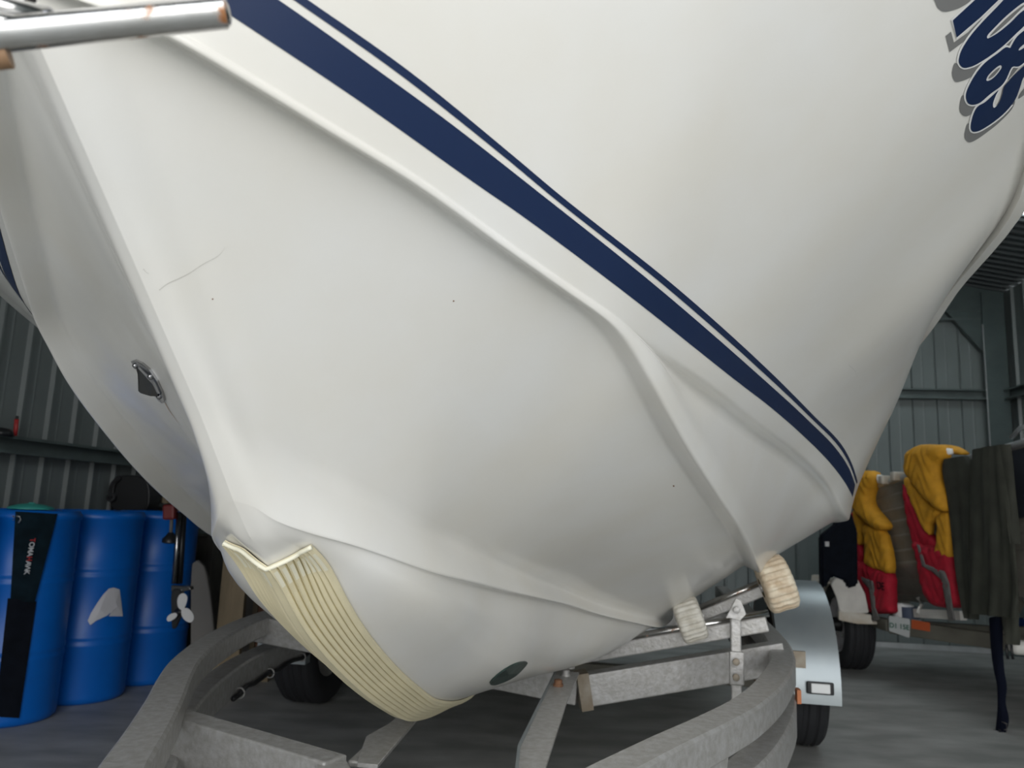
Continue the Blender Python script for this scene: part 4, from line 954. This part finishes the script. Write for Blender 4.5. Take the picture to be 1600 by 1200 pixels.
# black bag hanging behind the hull, over the mudguard
bk = thing('black_bag', 'black fabric bag hanging beside the white mudguard', 'bag', atY(1310, 880, 5.1))
slab('bag_body', [atY(x, y, 5.02) for x, y in ((1283, 838), (1330, 800), (1340, 830), (1341, 915), (1324, 920), (1322, 908), (1300, 900), (1290, 920), (1284, 918))], .10, (.2, 1, 0), M['black'], bk, w=.012)
G().box(atY(1292, 850, 5.0), (.012, 0, 0), (0, .006, 0), (0, 0, .015)).make('buckle', M['alubright'], bk)
G().tube([atY(1300, 800, 5.1), atY(1310, 845, 5.08)], .012, 8).make('bag_strap', M['black'], bk, smooth=True)

# ---- life jackets: quilted foam panels in fabric covers, each hung over the gunwale
def quilt(name, px, off, thick, m, parent, puff=.02, label=None, plane=None):
    """padded panel: outline on the dinghy's side plane, front face domed"""
    base = G1 + outN * off
    pp_ = [onplane(x, y, base, outN) for x, y in px]
    c3 = np.mean(pp_, 0); ex = dG; ey = ZZ
    bm = bmesh.new(); P2 = [((p - c3).dot(ex), (p - c3).dot(ey)) for p in pp_]
    vs = [bm.verts.new((x, y, 0)) for x, y in P2]; es = [bm.edges.new((vs[i], vs[(i + 1) % len(vs)])) for i in range(len(vs))]
    bmesh.ops.triangle_fill(bm, edges=es, use_beauty=True)
    for _ in range(4):
        le = [e for e in bm.edges if e.calc_length() > .022]
        if le: bmesh.ops.subdivide_edges(bm, edges=le, cuts=1); bmesh.ops.triangulate(bm, faces=bm.faces)
    bm.verts.index_update(); bm.verts.ensure_lookup_table()
    P_ = np.array([(v.co.x, v.co.y) for v in bm.verts]); Fc0 = [[v.index for v in f.verts] for f in bm.faces]
    bde = [(e.verts[0].index, e.verts[1].index) for e in bm.edges if len(e.link_faces) == 1]; bm.free()
    A = np.array(P2); B = np.roll(A, -1, 0); d = np.full(len(P_), 9.)
    for a, b in zip(A, B):
        ab = b - a; t = np.clip(((P_ - a) @ ab) / (ab @ ab + 1e-9), 0, 1); d = np.minimum(d, np.linalg.norm(P_ - (a + t[:, None] * ab), axis=1))
    hgt = np.sqrt(np.clip(1 - (1 - np.clip(d / (puff * 1.6), 0, 1)) ** 2, 0, 1)) * puff
    fold = .004 * np.sin(P_[:, 1] * 60 + 6 * np.sin(P_[:, 0] * 25)) * np.clip(d / .02, 0, 1)
    hgt = hgt + fold
    Wf = np.array([c3 + ex * p[0] + ey * p[1] + outN * h_ for p, h_ in zip(P_, hgt)]); Wb = np.array([c3 + ex * p[0] + ey * p[1] - outN * (thick - puff) - outN * h_ * .3 for p, h_ in zip(P_, hgt)])
    n_ = len(P_); Fc = Fc0 + [[n_ + i for i in reversed(f)] for f in Fc0] + [(a, b, n_ + b, n_ + a) for a, b in bde]
    return G().add(np.concatenate([Wf, Wb]), Fc).make(name, m, parent, smooth=True, label=label)
def X(pts, ox, oy, sc=5.7143): return [(ox + x / sc, oy + y / sc) for x, y in pts]
j2 = thing('life_jacket', 'yellow and red life jacket hanging next to the olive waders', 'life jacket', atY(1450, 850, 4.2), 'life jackets over the dinghy side')
quilt('collar', smooth_poly(X([(550, 210), (590, 130), (680, 85), (830, 85), (870, 110), (885, 190), (835, 260), (830, 330), (860, 450), (905, 560), (915, 660), (880, 685), (800, 640), (700, 540), (600, 400), (560, 350)], 1320, 680), 2), .035, .09, M['vestyellow'], j2, .045, label='yellow padded collar')
quilt('collar_lining', X([(865, 105), (930, 120), (940, 160), (890, 200), (865, 215), (880, 160)], 1320, 680), .01, .03, M['lens'], j2, .008, label='white lining')
quilt('collar_back', smooth_poly(X([(850, 82), (960, 100), (1050, 155), (1030, 175), (960, 165), (900, 110)], 1320, 680), 2), -.03, .06, M['vestyellow'], j2, .02)
quilt('front_panel', smooth_poly(X([(530, 400), (565, 375), (640, 470), (760, 600), (850, 680), (830, 740), (760, 800), (750, 890), (690, 800), (620, 650), (570, 520)], 1320, 680), 2), .018, .05, M['vestyellow'], j2, .02, label='yellow chest flap')
quilt('side_panel', smooth_poly(X([(830, 720), (920, 690), (945, 800), (950, 1080), (900, 1100), (815, 1060), (830, 900)], 1320, 680), 2), .025, .06, M['vestyellow'], j2, .02, label='yellow side panel')
quilt('red_edge', smooth_poly(X([(515, 440), (560, 520), (620, 660), (690, 820), (820, 960), (810, 1020), (700, 1000), (640, 1020), (590, 900), (545, 700)], 1320, 680), 2), .006, .05, M['vestred'], j2, .012, label='red edge panel')
quilt('lower_panel', smooth_poly(X([(610, -20), (700, 10), (830, 20), (940, 85), (965, 180), (1000, 400), (1015, 530), (960, 570), (830, 560), (760, 520), (700, 400), (670, 240), (650, 120)], 1320, 850), 2), .02, .07, M['vestred'], j2, .03, label='red lower panel')
quilt('webbing_strap', X([(640, 0), (665, 10), (715, 180), (890, 245), (930, 350), (960, 560), (985, 680), (925, 690), (890, 480), (860, 320), (780, 250), (690, 200)], 1320, 850), .052, .006, M['webbing'], j2, .003, label='grey webbing strap')
j1 = thing('life_jacket', 'yellow and red life jacket hanging nearest the white boat', 'life jacket', atY(1360, 850, 4.9), 'life jackets over the dinghy side')
quilt('collar', smooth_poly(X([(100, 400), (150, 320), (250, 330), (265, 420), (225, 500), (215, 590), (255, 670), (350, 780), (355, 830), (300, 850), (180, 770), (80, 640)], 1320, 680), 2), .035, .09, M['vestyellow'], j1, .04, label='yellow padded collar')
quilt('collar_lining', X([(255, 345), (310, 355), (325, 390), (300, 430), (255, 430)], 1320, 680), .012, .03, M['lens'], j1, .008, label='white lining')
quilt('front_panel', smooth_poly(X([(75, 650), (160, 790), (150, 900), (120, 980), (90, 830)], 1320, 680), 2), .015, .05, M['vestyellow'], j1, .012)
quilt('side_panel', smooth_poly(X([(165, 790), (320, 840), (370, 960), (400, 1100), (400, 1230), (320, 1210), (185, 1150), (190, 960)], 1320, 680), 2), .022, .06, M['vestyellow'], j1, .022, label='yellow side panel')
quilt('red_edge', smooth_poly(X([(60, 690), (90, 800), (120, 950), (160, 1050), (150, 1120), (100, 1180), (60, 1000), (40, 820)], 1320, 680), 2), .004, .05, M['vestred'], j1, .012, label='red edge panel')
quilt('lower_panel', smooth_poly(X([(75, 160), (150, 160), (260, 200), (400, 265), (412, 400), (415, 560), (400, 620), (190, 605), (130, 500), (110, 330), (80, 220)], 1320, 850), 2), .015, .07, M['vestred'], j1, .03, label='red lower panel')
quilt('webbing_strap', X([(140, 290), (250, 330), (260, 400), (270, 560), (310, 670), (255, 690), (235, 560), (215, 400), (160, 340)], 1320, 850), .048, .006, M['webbing'], j1, .003, label='grey webbing strap')
c = onplane(1320 + 318 / 5.714, 850 + 378 / 5.714, G1 + outN * .075, outN); text_mesh('DE', .065, 'printed_letters', M['black'], j1, c, dG, ZZ, outN)

# ---- olive waders hung over the gunwale
wd = thing('waders', 'olive green fabric waders draped over the gunwale of the dinghy', 'waders', atY(1530, 850, 3.6))
def drape(name, L_px, R_px, off, m, parent, nu=26, folds=5, amp=.016, label=None, thick=.012):
    nv = len(L_px); a = resamp(L_px, 30); b = resamp(R_px, 30); V = []; W = []; base = G1 + outN * off
    for i in range(30):
        for j in range(nu + 1):
            s = j / nu; q = a[i] * (1 - s) + b[i] * s; p = onplane(q[0], q[1], base, outN)
            k_ = amp * (.25 + .75 * i / 29) * (sin(folds * 2 * pi * s + .8 * sin(i * .2)) + .4 * sin(folds * 4.3 * pi * s + i * .12)); rnd = -.02 * (2 * s - 1) ** 4
            V.append(p + outN * (k_ + rnd)); W.append(p + outN * (k_ + rnd - thick))
    n_ = len(V); w_ = nu + 1
    Fc = [(i * w_ + j, i * w_ + j + 1, (i + 1) * w_ + j + 1, (i + 1) * w_ + j) for i in range(29) for j in range(nu)]
    Fc += [tuple(n_ + q for q in reversed(f)) for f in Fc]
    bd_ = [j for j in range(w_)] + [i * w_ + nu for i in range(1, 30)] + [29 * w_ + j for j in range(nu - 1, -1, -1)] + [i * w_ for i in range(28, 0, -1)]
    Fc += [(bd_[q], n_ + bd_[q], n_ + bd_[(q + 1) % len(bd_)], bd_[(q + 1) % len(bd_)]) for q in range(len(bd_))]
    return G().add(V + W, Fc).make(name, m, parent, smooth=True, label=label, sharp=70)
drape('back_leg', [(1470, 718), (1467, 730), (1475, 775), (1482, 830), (1486, 880), (1498, 940), (1506, 966)], [(1505, 712), (1516, 735), (1520, 800), (1520, 860), (1522, 930), (1520, 968)], .045, M['olive'], wd, nu=18, folds=1.6, amp=.010)
drape('front_leg', [(1514, 703), (1512, 740), (1512, 800), (1509, 880), (1508, 930), (1508, 958)], [(1562, 694), (1567, 740), (1575, 810), (1582, 880), (1585, 930), (1583, 966)], .085, M['olive'], wd, folds=2.3, amp=.011)
drape('gunwale_fold', [(1553, 697), (1555, 730), (1568, 800), (1578, 850)], [(1570, 694), (1575, 730), (1580, 800), (1584, 850)], .075, M['olive'], wd, nu=8, folds=1, amp=.006)
drape('leg_tail', [(1560, 958), (1566, 990), (1574, 1006)], [(1584, 955), (1583, 985), (1582, 1008)], .07, M['olive'], wd, nu=8, folds=1, amp=.008)
drape('hanging_strap', [(1541, 966), (1544, 1010), (1549, 1045), (1555, 1075), (1556, 1095), (1553, 1125), (1552, 1142)], [(1560, 962), (1560, 1010), (1562, 1045), (1566, 1075), (1564, 1095), (1569, 1125), (1564, 1146)], .06, M['bluestrap'], wd, nu=6, folds=1, amp=.001, thick=.004, label='long dark navy strap')
def onside(x, y, off): return onplane(x, y, G1 + outN * off, outN)
for x0 in (1554, 1562):
    bev(G().beam(onside(x0, 1140, .062), onside(x0 + .5, 1158, .062), .008, .012).make('buckle_prong', M['blackplastic'], wd), .002)
bev(G().beam(onside(1551, 1146, .062), onside(1566, 1147, .062), .010, .012).make('buckle', M['blackplastic'], wd), .002)
G().tube([onside(1566, 1128, .062), onside(1573, 1131, .062), onside(1573, 1141, .062), onside(1569, 1140, .062)], .003, 8).make('buckle_ring', M['webbing'], wd, smooth=True)
for x0 in (1572, 1580): G().tube([onside(x0, 1007, .075), onside(x0 + 1, 1018, .075), onside(x0 + 3, 1030, .075)], .006, 8).make('brace_clip', M['blackplastic'], wd, smooth=True)
# blue container on the floor far right
bc = thing('blue_container', 'blue container at the right edge below the dinghy', 'container', atY(1600, 980, 4.6))
G().box(atY(1608, 981, 4.6), (.05, 0, 0), (0, .05, 0), (0, 0, .05)).make('container_body', M['blueplastic'], bc)
wf = thing('white_float', 'white plastic float at the right edge of the picture', 'float', atY(1600, 1012, 4.3))
G().lathe(atY(1597, 1012, 3.9), (1, -.3, 0), [(-.06, 0), (-.055, .02), (-.03, .035), (.25, .035), (.25, 0)], 20).make('float_body', M['white'], wf, smooth=True)
print('faces', sum(len(o.data.polygons) for o in bpy.data.objects if o.type == 'MESH'))
